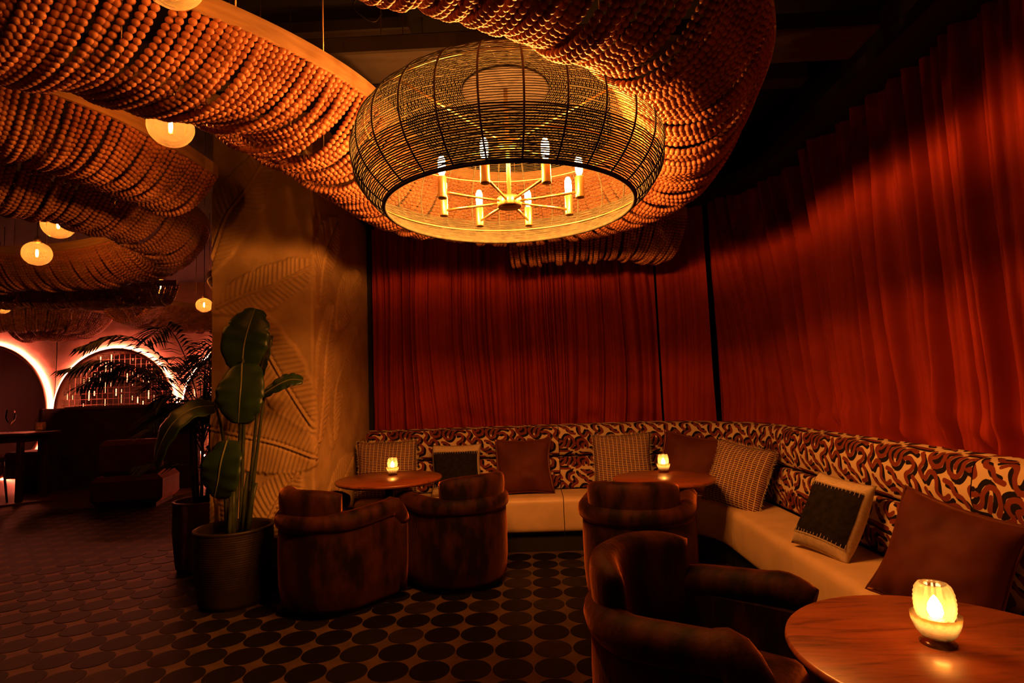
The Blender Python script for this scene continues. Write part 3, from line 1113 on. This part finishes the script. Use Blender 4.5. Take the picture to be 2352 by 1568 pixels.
def shade_r(z):
    q = np.clip((np.asarray(z) - CZ) / CB, -1, 1)
    return CA * (1 - np.abs(q) ** 2.15) ** (1 / 2.15)


def chandelier():
    t = thing('chandelier', 'big woven basket chandelier with eight glowing bulbs hanging from the ceiling', 'chandelier', (CX, CY, 2.17))
    z0, z1 = 2.172, 2.752
    zz = np.concatenate([np.linspace(z0, 2.70, 300), 2.70 + (z1 - 2.70) * np.sin(np.linspace(0, PI / 2, 120))[1:]])
    pr = np.stack([shade_r(zz), zz], -1)
    Q, s, Ltot = resample(pr, 0.0088)
    m = MB()
    ns = 112
    a = np.linspace(0, 2 * PI, ns, endpoint=False)
    r2 = np.random.default_rng(3)
    for i, (r_, z_) in enumerate(Q):
        top = z_ > 2.62
        wr = 0.0034 if z_ < 2.33 else (0.0016 if not top else 0.0026)
        wob = 0.0012 * np.sin(a * 28 + (i % 2) * PI) + 0.0006 * r2.normal(0, 1, ns)
        rr = r_ + wob
        zz_ = z_ + 0.0007 * r2.normal(0, 1, ns)
        P = np.stack([CX + rr * np.cos(a), CY + rr * np.sin(a), zz_], -1)
        m.add(*tube(P, wr, 4, closed=True))
    m.build('woven_shade', M_cord, t, kind='stuff')
    mk('top_plate', *lathe([(0.0, 2.745), (0.19, 2.738), (0.20, 2.734), (0.20, 2.740), (0.19, 2.745), (0.0, 2.753)], 48, (CX, CY, 0)), M_dark, t)
    nr = 28
    zs = np.linspace(z0, 2.735, 40)
    for k in range(nr):
        th = 2 * PI * (k + 0.5) / nr
        P = np.stack([CX + (shade_r(zs) + 0.003) * math.cos(th), CY + (shade_r(zs) + 0.003) * math.sin(th), zs], -1)
        mk('rib', *tube(P, 0.0042, 6), M_cord, t)
    a = np.linspace(0, 2 * PI, 120, endpoint=False)
    for nm, z_, rad in (('rim_ring', z0, 0.0085), ('frame_ring', 2.26, 0.004), ('frame_ring', 2.545, 0.005)):
        r_ = float(shade_r(z_)) - (0.0 if nm == 'rim_ring' else 0.008)
        mk(nm, *tube(np.stack([CX + r_ * np.cos(a), CY + r_ * np.sin(a), np.full(120, z_)], -1), rad, 8, closed=True), M_cord if nm == 'rim_ring' else M_brass, t)
    # stem, hubs and spokes
    mk('stem', *tube([(CX, CY, 2.20), (CX, CY, 2.86)], 0.010, 10), M_brass, t)
    mk('ceiling_rose', *lathe([(0.0, 2.845), (0.062, 2.846), (0.066, 2.855), (0.066, 2.874), (0.0, 2.875)], 32, (CX, CY, 0)), M_brass, t)
    mk('hub', *lathe([(0.0, 2.185), (0.052, 2.185), (0.055, 2.19), (0.055, 2.225), (0.05, 2.232), (0.0, 2.232)], 32, (CX, CY, 0)), M_brass, t)
    mk('upper_hub', *lathe([(0.0, 2.47), (0.04, 2.47), (0.042, 2.475), (0.042, 2.50), (0.0, 2.505)], 24, (CX, CY, 0)), M_brass, t)
    for k in range(4):
        th = PI / 4 + k * PI / 2 + 0.1
        r_ = float(shade_r(2.545)) - .008
        mk('spoke', *tube([(CX + .04 * math.cos(th), CY + .04 * math.sin(th), 2.487), (CX + r_ * math.cos(th), CY + r_ * math.sin(th), 2.545)], 0.0045, 8), M_brass, t)
    RB = 0.325
    for k in range(8):
        th = PI / 8 + k * PI / 4 + 0.12
        c, s_ = math.cos(th), math.sin(th)
        bx, by = CX + RB * c, CY + RB * s_
        am = mk('arm', *tube([(CX + .05 * c, CY + .05 * s_, 2.21), (bx - .018 * c, by - .018 * s_, 2.212)], 0.0062, 8), M_brass, t)
        so = mk('lamp_socket', *lathe([(0.0, 2.185), (0.0185, 2.185), (0.0195, 2.19), (0.0195, 2.278), (0.0175, 2.282), (0.0, 2.283)], 20, (bx, by, 0)), M_brass, t)
        mk('bulb', *lathe([(0.0075, 2.283), (0.0150, 2.300), (0.0165, 2.325), (0.0160, 2.354), (0.0095, 2.371), (0.0, 2.375)], 8, (bx, by, 0)), M_bulb, t)
    return t


chandelier()

# ------------------------------------------------------------------ bead canopies
bm = bmesh.new()
bmesh.ops.create_icosphere(bm, subdivisions=2, radius=1.0)
bm.verts.index_update()
ICO_V = np.array([v.co[:] for v in bm.verts])
ICO_F = np.array([[v.index for v in f.verts] for f in bm.faces])
bm.free()
bm = bmesh.new()
bmesh.ops.create_icosphere(bm, subdivisions=1, radius=1.0)
bm.verts.index_update()
ICO1_V = np.array([v.co[:] for v in bm.verts])
ICO1_F = np.array([[v.index for v in f.verts] for f in bm.faces])
bm.free()


def strand_points(hw, sag, step, phase=0.0, skew=0.0):
    x = np.linspace(-hw, hw, 240)
    q = x / hw
    z = -sag * (1 - np.abs(q) ** 2.3) * (1 + skew * q)
    P = np.stack([x, np.zeros_like(x), z], -1)
    L = np.r_[0, np.cumsum(np.linalg.norm(np.diff(P, axis=0), axis=1))]
    s = np.arange(step * (0.6 + phase), L[-1] - step * .3, step)
    return np.stack([np.interp(s, L, P[:, k]) for k in range(3)], -1)


def bead_cloud(C, rad, lo=False):
    V0, F0 = (ICO1_V, ICO1_F) if lo else (ICO_V, ICO_F)
    rad = np.broadcast_to(rad, (len(C),))
    V = (C[:, None, :] + V0[None] * rad[:, None, None]).reshape(-1, 3)
    F = (F0[None] + (np.arange(len(C)) * len(V0))[:, None, None]).reshape(-1, 3)
    return V, F


def band_frames(pts, ds):
    P, s, L = resample(catmull(np.asarray(pts, float), 20), 0.01)
    T = np.gradient(P, axis=0)
    T /= np.linalg.norm(T, axis=1)[:, None]
    return P, T, s, L


def canopy(label, pts, hw=0.34, zr=2.75, sag=0.32, step=0.0245, individual=True, seed=1, rods=0.55, bead=0.0140, skew=None, sagf=None):
    r2 = np.random.default_rng(seed)
    P, T, s, L = band_frames(pts, 0.01)
    Nn = np.stack([-T[:, 1], T[:, 0]], -1)
    mid = P[len(P) // 2]
    t = thing('bead_canopy', label, 'canopy', (float(mid[0]), float(mid[1]), zr), group='hanging wooden bead canopies')
    # rails
    for sg_ in (-1, 1):
        m = MB()
        Q = P + Nn * hw * sg_
        Q = Q[::4]
        n = len(Q)
        nn = Nn[::4]
        ring = []
        for dn, dz in ((-0.009, -0.02), (0.009, -0.02), (0.009, 0.052), (-0.009, 0.052)):
            ring.append(np.c_[Q + nn * dn, np.full(n, zr + dz)])
        V = np.stack(ring, 1).reshape(-1, 3)
        f = [(i * 4 + j, i * 4 + (j + 1) % 4, (i + 1) * 4 + (j + 1) % 4, (i + 1) * 4 + j) for i in range(n - 1) for j in range(4)]
        f += [(3, 2, 1, 0), ((n - 1) * 4, (n - 1) * 4 + 1, (n - 1) * 4 + 2, (n - 1) * 4 + 3)]
        mk('rail', V, f, M_rail, t, smooth=False)
        if rods:
            for q in np.arange(0.25, L - 0.1, rods):
                i = min(int(q / 0.01), len(P) - 1)
                p = P[i] + Nn[i] * hw * sg_
                mk('hanger_rod', *tube([(p[0], p[1], zr + 0.05), (p[0], p[1], CEIL)], 0.0035, 6), M_brass, t)
    # strands, closer together where the band turns
    kap = np.gradient(np.unwrap(np.arctan2(T[:, 1], T[:, 0])), s)
    kap = np.convolve(kap, np.ones(25) / 25, 'same')
    pos, q = [], 0.01
    grp = 0
    sagc = sag
    while q < L - 0.005:
        if grp <= 0:
            grp = int(r2.integers(1, 5))
            var = int(r2.integers(0, 3))
            q += r2.uniform(0.002, 0.009)
        pos.append((q, var + 3 * int(r2.integers(0, 2))))
        grp -= 1
        q += step * r2.uniform(0.93, 1.06) / (1 + 0.55 * hw * abs(float(np.interp(q, s, kap))))
    variants = []
    for var in range(12):
        sv = sag * (1 + (-0.05, 0.0, 0.05)[var % 3]) * (1.0 if var < 6 else 0.74) + r2.normal(0, 0.005)
        variants.append(strand_points(hw, sv, step, phase=0.5 * ((var % 6) // 3), skew=(-0.08, 0.0, 0.08)[(var * 2 + seed) % 3]))
    if sagf:
        pos = [(q, var + (6 if sagf(q) < r2.uniform(0.0, 1.0) else 0)) for q, var in pos]

    def at(q):
        return np.array([np.interp(q, s, P[:, 0]), np.interp(q, s, P[:, 1])]), np.array([np.interp(q, s, Nn[:, 0]), np.interp(q, s, Nn[:, 1])])

    place = []
    for q, var in pos:
        k = skew(q) if skew else 0.0
        a, na = at(np.clip(q - k, 0, L))
        b, nb = at(np.clip(q + k, 0, L))
        e0, e1 = a - na * hw, b + nb * hw
        if np.clip(q - k, 0, L) != q - k or np.clip(q + k, 0, L) != q + k:
            continue
        place.append((var, (e0 + e1) / 2, e1 - e0))
    extra = []
    if individual and len(place) > 300:
        place.sort(key=lambda p: p[1] @ p[1] + (4.0 if p[1][1] < 1.25 else 0.0))
        place, extra = place[:300], place[300:]
    if individual:
        meshes = []
        for C in variants:
            V, F = bead_cloud(C, bead * r2.uniform(0.94, 1.05, len(C)))
            meshes.append(mesh_data('bead_strand', V, F, M_bead))
        for var, c, d in place:
            o = bpy.data.objects.new('bead_strand', meshes[var])
            COL.objects.link(o)
            o.parent = t
            o.location = (c[0] - mid[0], c[1] - mid[1], r2.normal(0, 0.003))
            o.rotation_euler = (r2.normal(0, 0.025), 0, math.atan2(d[1], d[0]) + r2.normal(0, 0.006))
            o.scale = (float(np.linalg.norm(d)) / (2 * hw), 1, 1)
    else:
        extra = place
    if extra:
        C = []
        for var, c, d in extra:
            q = variants[var]
            e = d / (2 * hw)
            C.append(np.stack([c[0] + e[0] * q[:, 0], c[1] + e[1] * q[:, 0], zr + q[:, 2]], -1))
        C = np.concatenate(C)
        V, F = bead_cloud(C, bead * 1.05, lo=True)
        mk('bead_net', V, F, M_bead, t, kind='stuff')
    return t


canopy('long bead canopy swooping in from the left and looping around the woven chandelier',
       [(-2.75, 1.25), (-2.3, 1.50), (-1.78, 1.83), (-1.33, 2.14), (-1.03, 2.58), (-0.93, 3.1), (-0.76, 3.62), (-0.35, 3.98), (0.22, 4.02), (0.68, 3.75), (0.88, 3.28), (0.81, 2.70), (0.70, 2.28), (0.48, 1.92), (0.22, 1.70), (-0.1, 1.50), (-0.5, 1.27), (-0.95, 1.08)],
       seed=3, skew=lambda q: -0.22 * float(np.clip((2.7 - q) / 1.2, 0, 1)), rods=0.3, sagf=lambda q: float(np.clip((q - 1.7) / 0.9, 0, 1)))
canopy('short bead canopy ending in front of the dark corner of the curtains',
       [(-0.1, 4.80), (0.45, 4.76), (0.88, 4.78), (1.24, 4.93)], hw=0.32, seed=4, rods=0.5)
canopy('bead canopy in the upper left that ends just before the pillar',
       [(-3.3, 1.70), (-2.66, 2.06), (-2.28, 2.52), (-2.17, 2.95), (-2.15, 3.38)], hw=0.28, sag=0.25, seed=5)
canopy('hairpin bead canopy turning back on itself left of the pillar',
       [(-3.9, 2.05), (-3.25, 2.45), (-2.92, 2.95), (-2.72, 3.5), (-2.74, 4.1), (-3.02, 4.62), (-3.55, 4.98), (-4.25, 5.16), (-5.4, 5.15)], hw=0.30, sag=0.29, seed=6, rods=0.8)
canopy('dim bead canopy beyond the hairpin one, with a blunt end above the palm', [(-6.8, 5.6), (-5.6, 5.85), (-4.8, 6.1), (-4.05, 6.25)], individual=False, seed=7, rods=0.9)
canopy('small part of a bead canopy showing beside the pillar edge', [(-3.55, 6.95), (-3.25, 6.4), (-2.75, 6.15), (-2.1, 6.1)], individual=False, seed=8, rods=0.9)
canopy('reddish bead canopy curling above the neon arches at the far left', [(-9.6, 7.0), (-8.2, 7.3), (-7.2, 7.7), (-6.75, 8.25), (-7.1, 8.85), (-8.3, 9.1)], individual=False, seed=9, rods=1.1, step=0.03, bead=0.016)
canopy('far reddish bead canopy above the palm fronds', [(-5.15, 7.1), (-5.35, 7.9), (-5.05, 8.7), (-4.3, 9.0), (-3.2, 8.9)], individual=False, seed=10, rods=1.1, step=0.03, bead=0.016)


# ------------------------------------------------------------------ globe pendants
def globe(label, x, y, z, r):
    t = thing('globe_pendant', label, 'lamp', (x, y, z), group='amber glass globe lamps')
    a = np.linspace(-PI / 2, PI / 2 * 0.86, 22)
    pr = [(r * math.cos(q), r * math.sin(q) * 0.94) for q in a]
    pr[0] = (0.0, pr[0][1])
    mk('globe', *lathe(pr, 32, cap=False), M_clear, t, local=True)
    top = pr[-1][1]
    mk('cap', *lathe([(pr[-1][0] + .004, top - .006), (pr[-1][0] + .004, top + .02), (0.012, top + .035), (0.0, top + .035)], 20), M_brass, t, local=True)
    mk('filament', *lathe([(0.0, -r * .28), (r * .07, -r * .22), (r * .10, 0), (r * .08, r * .28), (0.0, r * .32)], 6), M_globebulb, t, local=True)
    mk('cord', *tube([(0, 0, top + .03), (0, 0, CEIL - z)], 0.004, 6), M_iron, t, local=True)
    return t


globe('amber glass globe lamp cut off by the top edge above the wooden rail', -1.02, 1.575, 2.625, 0.092)
globe('amber glass globe lamp tucked under the long bead canopy, left of the pillar top', -1.60, 2.48, 2.62, 0.098)
globe('amber glass globe lamp under the hairpin canopy near the left edge', -3.19, 3.74, 2.60, 0.10)
globe('amber glass globe lamp hanging free inside the hairpin canopy', -3.761, 4.219, 2.539, 0.098)
globe('small far globe lamp peeking out below the hairpin canopy', -4.45, 6.75, 2.76, 0.10)
globe('small far globe lamp next to the pillar edge above the palm', -4.026, 6.95, 2.55, 0.095)
globe('small far globe lamp cut off at the left edge', -6.44, 6.75, 2.607, 0.10)


# ------------------------------------------------------------------ plants
def blade(parent, mid, wid, nrm, seed, fold=0.25, droop=0.12, name='leaf', nv=13, rib=0.007, shape=0.42):
    P = catmull(np.asarray(mid, float), 10)
    n = len(P)
    T = np.gradient(P, axis=0)
    T /= np.linalg.norm(T, axis=1)[:, None]
    tt = np.linspace(0, 1, n)
    q = np.linspace(-1, 1, nv)
    prof = np.clip(np.sin(PI * np.clip(tt * 0.93 + 0.045, 0, 1)), 0, 1) ** shape
    nrm = np.asarray(nrm, float)
    V = np.zeros((n, nv, 3))
    for i in range(n):
        lat = np.cross(T[i], nrm)
        lat /= np.linalg.norm(lat) + 1e-9
        up = np.cross(lat, T[i])
        for j in range(nv):
            side = 1 if q[j] > 0 else -1
            wv = wid * prof[i] * (1 + 0.10 * (vnoise(np.array([tt[i] * 9 + side * 3.3]), seed=seed)[0] - .5))
            # torn leaf: notches in the outer half
            tear = vnoise(np.array([tt[i] * 26 + side * 11]), seed=seed + 1)[0]
            a = abs(q[j])
            if a > 0.7 and tear > 0.88:
                wv *= 0.86
            h = fold * a * wid * prof[i] - droop * (a ** 2.2) * wid + 0.004 * math.sin(tt[i] * 30 + side) * a * prof[i]
            V[i, j] = P[i] + lat * q[j] * wv + up * h
    V[..., 1] = np.minimum(V[..., 1], 4.15)
    o = mk(name, V.reshape(-1, 3), grid_faces(n, nv), M_leaf, parent)
    sol = o.modifiers.new('thickness', 'SOLIDIFY')
    sol.thickness = 0.0025
    mk('midrib', *tube(P - nrm * -0.003, np.linspace(rib, rib * .35, n), 6), M_rib, o)
    return o


def ribbed_pot(parent, x, y, r, h, m, grooves=True):
    z = np.linspace(0.0, h - 0.02, 90)
    rr = r * (0.86 + 0.14 * np.clip(z / (h * .55), 0, 1) ** .8) - 0.01 * np.clip((0.03 - z) / 0.03, 0, 1)
    if grooves:
        rr = rr + 0.0022 * np.sin(z * 2 * PI / 0.0145) * (z > h * .3)
    pr = [(0.0, 0.0)] + list(zip(rr, z)) + [(r + 0.004, h - 0.012), (r + 0.004, h - 0.003), (r - 0.004, h), (r - 0.018, h - 0.002), (r - 0.022, h - 0.02), (r - 0.03, h - 0.10)]
    mk('pot', *lathe(pr, 56, (x, y, 0), cap=False), m, parent)
    mk('soil', *lathe([(r - 0.028, h - 0.075), (r * .6, h - 0.06), (0.0, h - 0.055)], 40, (x, y, 0), cap=False), M_soil, parent)


def bird_of_paradise():
    px, py = -2.05, 3.925
    t = thing('potted_banana_plant', 'tall green plant with broad paddle leaves in a dark ribbed pot', 'plant', (px, py, 0))
    ribbed_pot(t, px, py, 0.25, 0.50, M_pot)
    lv = [
        ([(-1.961, 3.85, 1.54), (-1.945, 3.84, 1.706), (-1.914, 3.84, 1.84), (-1.884, 3.88, 1.985)], 0.155, (0.15, -1, 0.1), (-2.06, 3.95, .45)),
        ([(-1.935, 3.80, 1.60), (-1.905, 3.73, 1.464), (-1.90, 3.70, 1.335), (-1.917, 3.72, 1.20)], 0.16, (0.05, -1, 0.25), (-2.02, 3.95, .45)),
        ([(-1.90, 3.97, 1.50), (-1.85, 3.96, 1.66), (-1.83, 3.99, 1.80)], 0.085, (-0.7, -0.7, 0.1), (-2.0, 3.99, .45)),
        ([(-1.816, 3.85, 1.385), (-1.70, 3.82, 1.445), (-1.61, 3.82, 1.478), (-1.535, 3.84, 1.47)], 0.062, (0.25, -0.75, 0.6), (-1.96, 3.93, .45)),
        ([(-2.154, 3.85, 1.32), (-2.254, 3.78, 1.308), (-2.349, 3.72, 1.222), (-2.421, 3.70, 1.085), (-2.476, 3.72, 0.95)], 0.14, (-0.45, -0.75, 0.5), (-2.09, 3.90, .45)),
        ([(-1.992, 3.72, 1.091), (-1.998, 3.66, 0.963), (-2.018, 3.66, 0.839), (-2.05, 3.68, 0.735)], 0.15, (-0.15, -1, 0.25), (-2.05, 3.86, .45)),
        ([(-2.02, 3.98, 1.46), (-2.12, 3.99, 1.42), (-2.24, 4.0, 1.33)], 0.10, (-0.2, -0.8, 0.5), (-2.08, 3.99, .45)),
    ]
    for k, (mid, wd, nr, root) in enumerate(lv):
        b0 = np.array(mid[0])
        root = np.array(root)
        half = root * .45 + b0 * .55 + np.array([0, 0.01, 0.02])
        if k in (1, 4, 5):   # drooping leaves arch over their stalk tip
            half = np.array([root[0] * .5 + b0[0] * .5, root[1] * .4 + b0[1] * .6 + .05, b0[2] * .75 + .05])
        P = catmull([root, half, b0 + np.array([0, .02, 0.0]), b0], 8)
        mk('stalk', *tube(P, np.linspace(0.014, 0.006, len(P)), 8), M_stem, t)
        blade(t, mid, wd, nr, 31 + k, fold=0.16, droop=0.16)
    for dx, dy, hh in ((0.05, 0.02, .42), (-0.03, 0.03, .36), (0.01, -0.04, .30), (0.09, 0.0, .34)):
        mk('stalk', *tube([(px + dx, py + dy, .44), (px + dx * 1.3, py + dy, .44 + hh * .6), (px + dx * 1.7, py + dy, .44 + hh)], [0.022, 0.017, 0.010], 8), M_stem, t)
    return t


bird_of_paradise()


def palm():
    px, py = -2.74, 4.72
    t = thing('potted_palm', 'dark feathery palm in a clay pot behind the paddle-leaved plant', 'plant', (px, py, 0))
    ribbed_pot(t, px, py, 0.21, 0.55, M_pot2, grooves=False)
    r2 = np.random.default_rng(5)
    for k in range(5):
        a = k * 1.3
        bx, by = px + .05 * math.cos(a), py + .05 * math.sin(a)
        mk('cane', *tube([(bx, by, .48), (bx + .03 * math.cos(a), by + .02 * math.sin(a), .85), (bx + .05 * math.cos(a), by + .03 * math.sin(a), 1.25)], [0.014, 0.012, 0.009], 8), M_stem, t)
    specs = []
    for k in range(20):
        a = 2 * PI * k / 20 + r2.normal(0, .15)
        specs.append((a, r2.uniform(.65, .95), r2.uniform(.40, .85), 1.12 + r2.uniform(-.15, .2)))
    for k in range(18):
        a = 2 * PI * k / 18 + 0.3
        specs.append((a, r2.uniform(.3, .6), r2.uniform(.05, .45), 0.95 + r2.uniform(-.15, .3)))
    for a, reach, rise, zb in specs:
        if math.cos(a) > 0.3:
            reach *= 0.55
        d = np.array([math.cos(a), math.sin(a) * .75, 0])
        p0 = np.array([px, py, zb])
        P = catmull([p0, p0 + d * reach * .35 + [0, 0, rise * .65], p0 + d * reach * .75 + [0, 0, rise], p0 + d * reach * 1.1 + [0, 0, rise * .85]], 10)
        m = MB()
        m.add(*tube(P, np.linspace(.005, .0015, len(P)), 5))
        n = len(P)
        for i in range(7, n):
            T = P[min(i + 1, n - 1)] - P[max(i - 1, 0)]
            T /= np.linalg.norm(T) + 1e-9
            lat = np.cross(T, [0, 0, 1])
            lat /= np.linalg.norm(lat) + 1e-9
            for sd in (-1, 1):
                L = 0.24 * math.sin(PI * (0.12 + 0.8 * (i - 7) / (n - 7))) * r2.uniform(.85, 1.1) + .03
                di = lat * sd * .75 + T * .6 + np.array([0, 0, -0.18 + r2.normal(0, .08)])
                di /= np.linalg.norm(di)
                b = np.cross(di, [0.1, 0.2, 1])
                b /= np.linalg.norm(b)
                wl = 0.012
                q0, q1, q2 = P[i], P[i] + di * L * .5, P[i] + di * L + np.array([0, 0, -L * .22])
                m.add([q0, q1 + b * wl, q2, q1 - b * wl, q1 + np.array([0, 0, .004])], [(0, 1, 4), (1, 2, 4), (2, 3, 4), (3, 0, 4)])
        for v_ in m.v:
            v_[:, 0] = np.minimum(v_[:, 0], -2.41)
        m.build('frond', M_palm, t, smooth=False)
    return t


palm()


# ------------------------------------------------------------------ far dining area
def neon_and_lattice():
    labs = ['glowing neon ring around the dark round arch at the left edge', 'glowing neon ring around the latticed round arch', 'glowing neon ring around the arch behind the palm']
    for (cx, cz, R), lb in zip(ARCH, labs):
        t = thing('neon_ring', lb, 'light', (cx, WY - 0.02, cz), group='neon rings on the arches')
        a = np.linspace(0, 2 * PI, 96, endpoint=False)
        a2 = a[::2]
        mk('tube_light', *tube(np.stack([cx + (R + .06) * np.cos(a2), np.full(48, WY - 0.03), cz + (R + .06) * np.sin(a2)], -1), 0.018, 4, closed=True), M_neon, t)
        mk('rim', *tube(np.stack([cx + (R + .0) * np.cos(a), np.full(96, WY - 0.05), cz + (R + .0) * np.sin(a)], -1), 0.035, 8, closed=True), M_archwall, t)
    for idx, lb in ((1, 'glowing metal lattice filling the middle round arch'), (2, 'sparkling lattice in the arch behind the palm')):
        cx, cz, R = ARCH[idx]
        t = thing('lattice_screen', lb, 'screen', (cx, WY + 0.06, cz), group='arch lattices')
        r2 = np.random.default_rng(idx)
        for x in np.arange(-R + .07, R - .03, 0.105):
            h = math.sqrt(R * R - x * x) - .01
            mk('lattice_bar', *tube([(cx + x, WY + .06, cz - h), (cx + x, WY + .06, cz + h)], 0.006, 5), M_chrome, t)
            z_ = -h * 0.95
            while z_ < h * 0.9:
                ln = r2.uniform(.04, .22)
                if r2.random() < .6:
                    mk('light_strip', *tube([(cx + x + .01, WY + .12, cz + z_), (cx + x + .01, WY + .12, min(cz + z_ + ln, cz + h))], r2.choice([.003, .004, .009]), 5), M_strip, t)
                z_ += ln + r2.uniform(.04, .2)
        for z in np.arange(-R + .07, R - .03, 0.105):
            h = math.sqrt(R * R - z * z) - .01
            mk('lattice_bar', *tube([(cx - h, WY + .06, cz + z), (cx + h, WY + .06, cz + z)], 0.006, 5), M_chrome, t)


neon_and_lattice()

t = thing('wall_sensor', 'small pale box with a cable on the plaster between the arches', 'sensor', (-8.9, WY, 2.70))
mk('case', *box(-8.95, -8.85, WY - 0.05, WY, 2.68, 2.80, ch=0.01), M_white, t, smooth=False)
mk('cable', *tube([(-8.9, WY - .012, 2.68), (-8.9, WY - .012, 2.1), (-8.92, WY - .012, 1.5)], 0.008, 6), M_iron, t)

t = thing('dining_booth', 'dark high-backed dining booth with a wooden top edge in front of the lattice arch', 'booth', (-6.5, 9.0, 0))
mk('back_panel', *box(-7.46, -5.3, 8.95, 9.1, 0.0, 1.28, ch=0.015), M_booth, t, smooth=False)
mk('top_edge', *box(-7.44, -5.28, 8.93, 9.12, 1.28, 1.335, ch=0.01), M_boothwood, t, smooth=False)
mk('end_panel', *box(-7.52, -7.46, 8.55, 9.12, 0.0, 1.32, ch=0.012), M_booth, t, smooth=False)

t = thing('padded_bench', 'low red padded bench beside the dark booth', 'bench', (-7.85, 8.95, 0))
mk('seat_pad', *box(-8.24, -7.53, 8.75, 9.3, 0.25, 0.66, ch=0.03), M_booth, t, smooth=False)
mk('base', *box(-8.06, -7.55, 8.82, 9.25, 0.03, 0.25), M_dark, t, smooth=False)

t = thing('dining_table', 'dark dining table set with glasses at the far left', 'table', (-8.1, 8.18, 0))
mk('tabletop', *box(-9.1, -7.1, 7.85, 8.5, 0.955, 0.995, ch=0.008), M_darkwood, t, smooth=False)
mk('apron', *box(-9.0, -7.2, 7.93, 8.42, 0.86, 0.955), M_darkwood, t, smooth=False)
for lx in (-8.95, -7.25):
    for ly in (7.97, 8.38):
        mk('leg', *box(lx - .035, lx + .035, ly - .035, ly + .035, 0.0, 0.86, ch=0.006), M_darkwood, t, smooth=False)


def wine_glass(label, x, y, z):
    pr = [(0.0, 0.0), (0.036, 0.002), (0.006, 0.008), (0.004, 0.02), (0.004, 0.09), (0.02, 0.105), (0.04, 0.135), (0.046, 0.17), (0.042, 0.215), (0.036, 0.245)]
    o = mk('wine_glass', *lathe(pr, 24, cap=False), M_wineglass)
    o.location = (x, y, z)
    o.scale = (1.35, 1.35, 1.35)
    return tag(o, label, 'glass')


wine_glass('tall wine glass catching the neon on the dining table', -7.72, 8.3, 0.995)
o = mk('pepper_mill', *lathe([(0.0, 0.0), (0.03, 0.0), (0.032, 0.02), (0.02, 0.06), (0.027, 0.11), (0.018, 0.125), (0.024, 0.15), (0.0, 0.168)], 20), M_darkwood)
o.location = (-7.92, 8.3, 0.995)
tag(o, 'dark pepper mill beside the wine glass', 'mill')
m = MB()
m.add([(-.15, 0, 0), (.15, 0, 0), (.15, .07, .19), (-.15, .07, .19), (.15, .14, 0), (-.15, .14, 0)], [(0, 1, 2, 3), (3, 2, 4, 5), (0, 3, 5), (1, 4, 2), (0, 5, 4, 1)])
o = m.build('menu_card', M_linen, smooth=False)
o.location = (-8.18, 8.28, 0.995)
tag(o, 'folded pale menu card standing on the dining table at the left edge', 'card')
t = thing('glass_tumbler', 'small glass tumbler with a candle stub at the end of the dining table', 'candle', (-7.3, 8.35, 0.995))
mk('glass', *lathe([(0.0, 0.0), (0.06, 0.0), (0.07, 0.06), (0.062, 0.13)], 20, cap=False), M_votive, t, local=True)
mk('candle', *lathe([(0.0, 0.004), (0.03, 0.004), (0.03, 0.05), (0.0, 0.05)], 12), M_wax, t, local=True)


def stool(label, x, y, rz):
    t = thing('dining_chair', label, 'chair', (x, y, 0), rz)
    mk('seat', *box(-.22, .22, -.22, .22, .60, .66, ch=.02), M_booth, t, smooth=False, local=True)
    mk('backrest', *box(-.22, .22, -.24, -.19, .72, 1.05, ch=.02), M_booth, t, smooth=False, local=True)
    for sx in (-1, 1):
        mk('leg', *tube([(sx * .19, .19, .6), (sx * .23, .24, 0)], [.018, .013], 8), M_darkwood, t, local=True)
        mk('leg', *tube([(sx * .19, -.21, 1.0), (sx * .19, -.21, .6), (sx * .23, -.27, 0)], [.014, .018, .013], 8), M_darkwood, t, local=True)
    return t


stool('dark slim chair in front of the dining table at the left edge', -7.62, 7.72, 0.2)

# low rust lounge chair in the shade behind the palm
t = thing('lounge_chair', 'dim rust lounge chair on the floor behind the plants', 'chair', (-5.3, 7.5, 0), 0.25)
mk('back_cushion', *[q for q in (lambda v, f: (v, f))(*box(-.36, .36, -.12, .12, .42, .88, ch=.06))], M_rust, t, local=True)
mk('seat_base', *box(-.42, .42, -.2, .55, .06, .42, ch=.06), M_rust, t, local=True)
mk('plinth', *box(-.34, .34, -.12, .48, 0, .06), M_dark, t, local=True, smooth=False)
for o in t.children:
    sharp(o, 30)

# loose cables under the ceiling
for i, (lb, P) in enumerate([('thin twisted cable dangling from the canopy near the ceiling board', [(-0.62, 2.3, 3.45), (-0.64, 2.32, 3.15), (-0.70, 2.33, 3.05), (-0.62, 2.34, 2.98), (-0.58, 2.35, 3.02)]),
                             ('long slack cable running under the dark ceiling above the curtains', [(1.0, 2.2, 3.55), (1.25, 3.0, 3.4), (1.4, 3.8, 3.35), (1.55, 4.6, 3.5)])]):
    o = mk('ceiling_cable', *tube(catmull(P, 8), 0.004, 6), M_iron)
    tag(o, lb, 'cable')
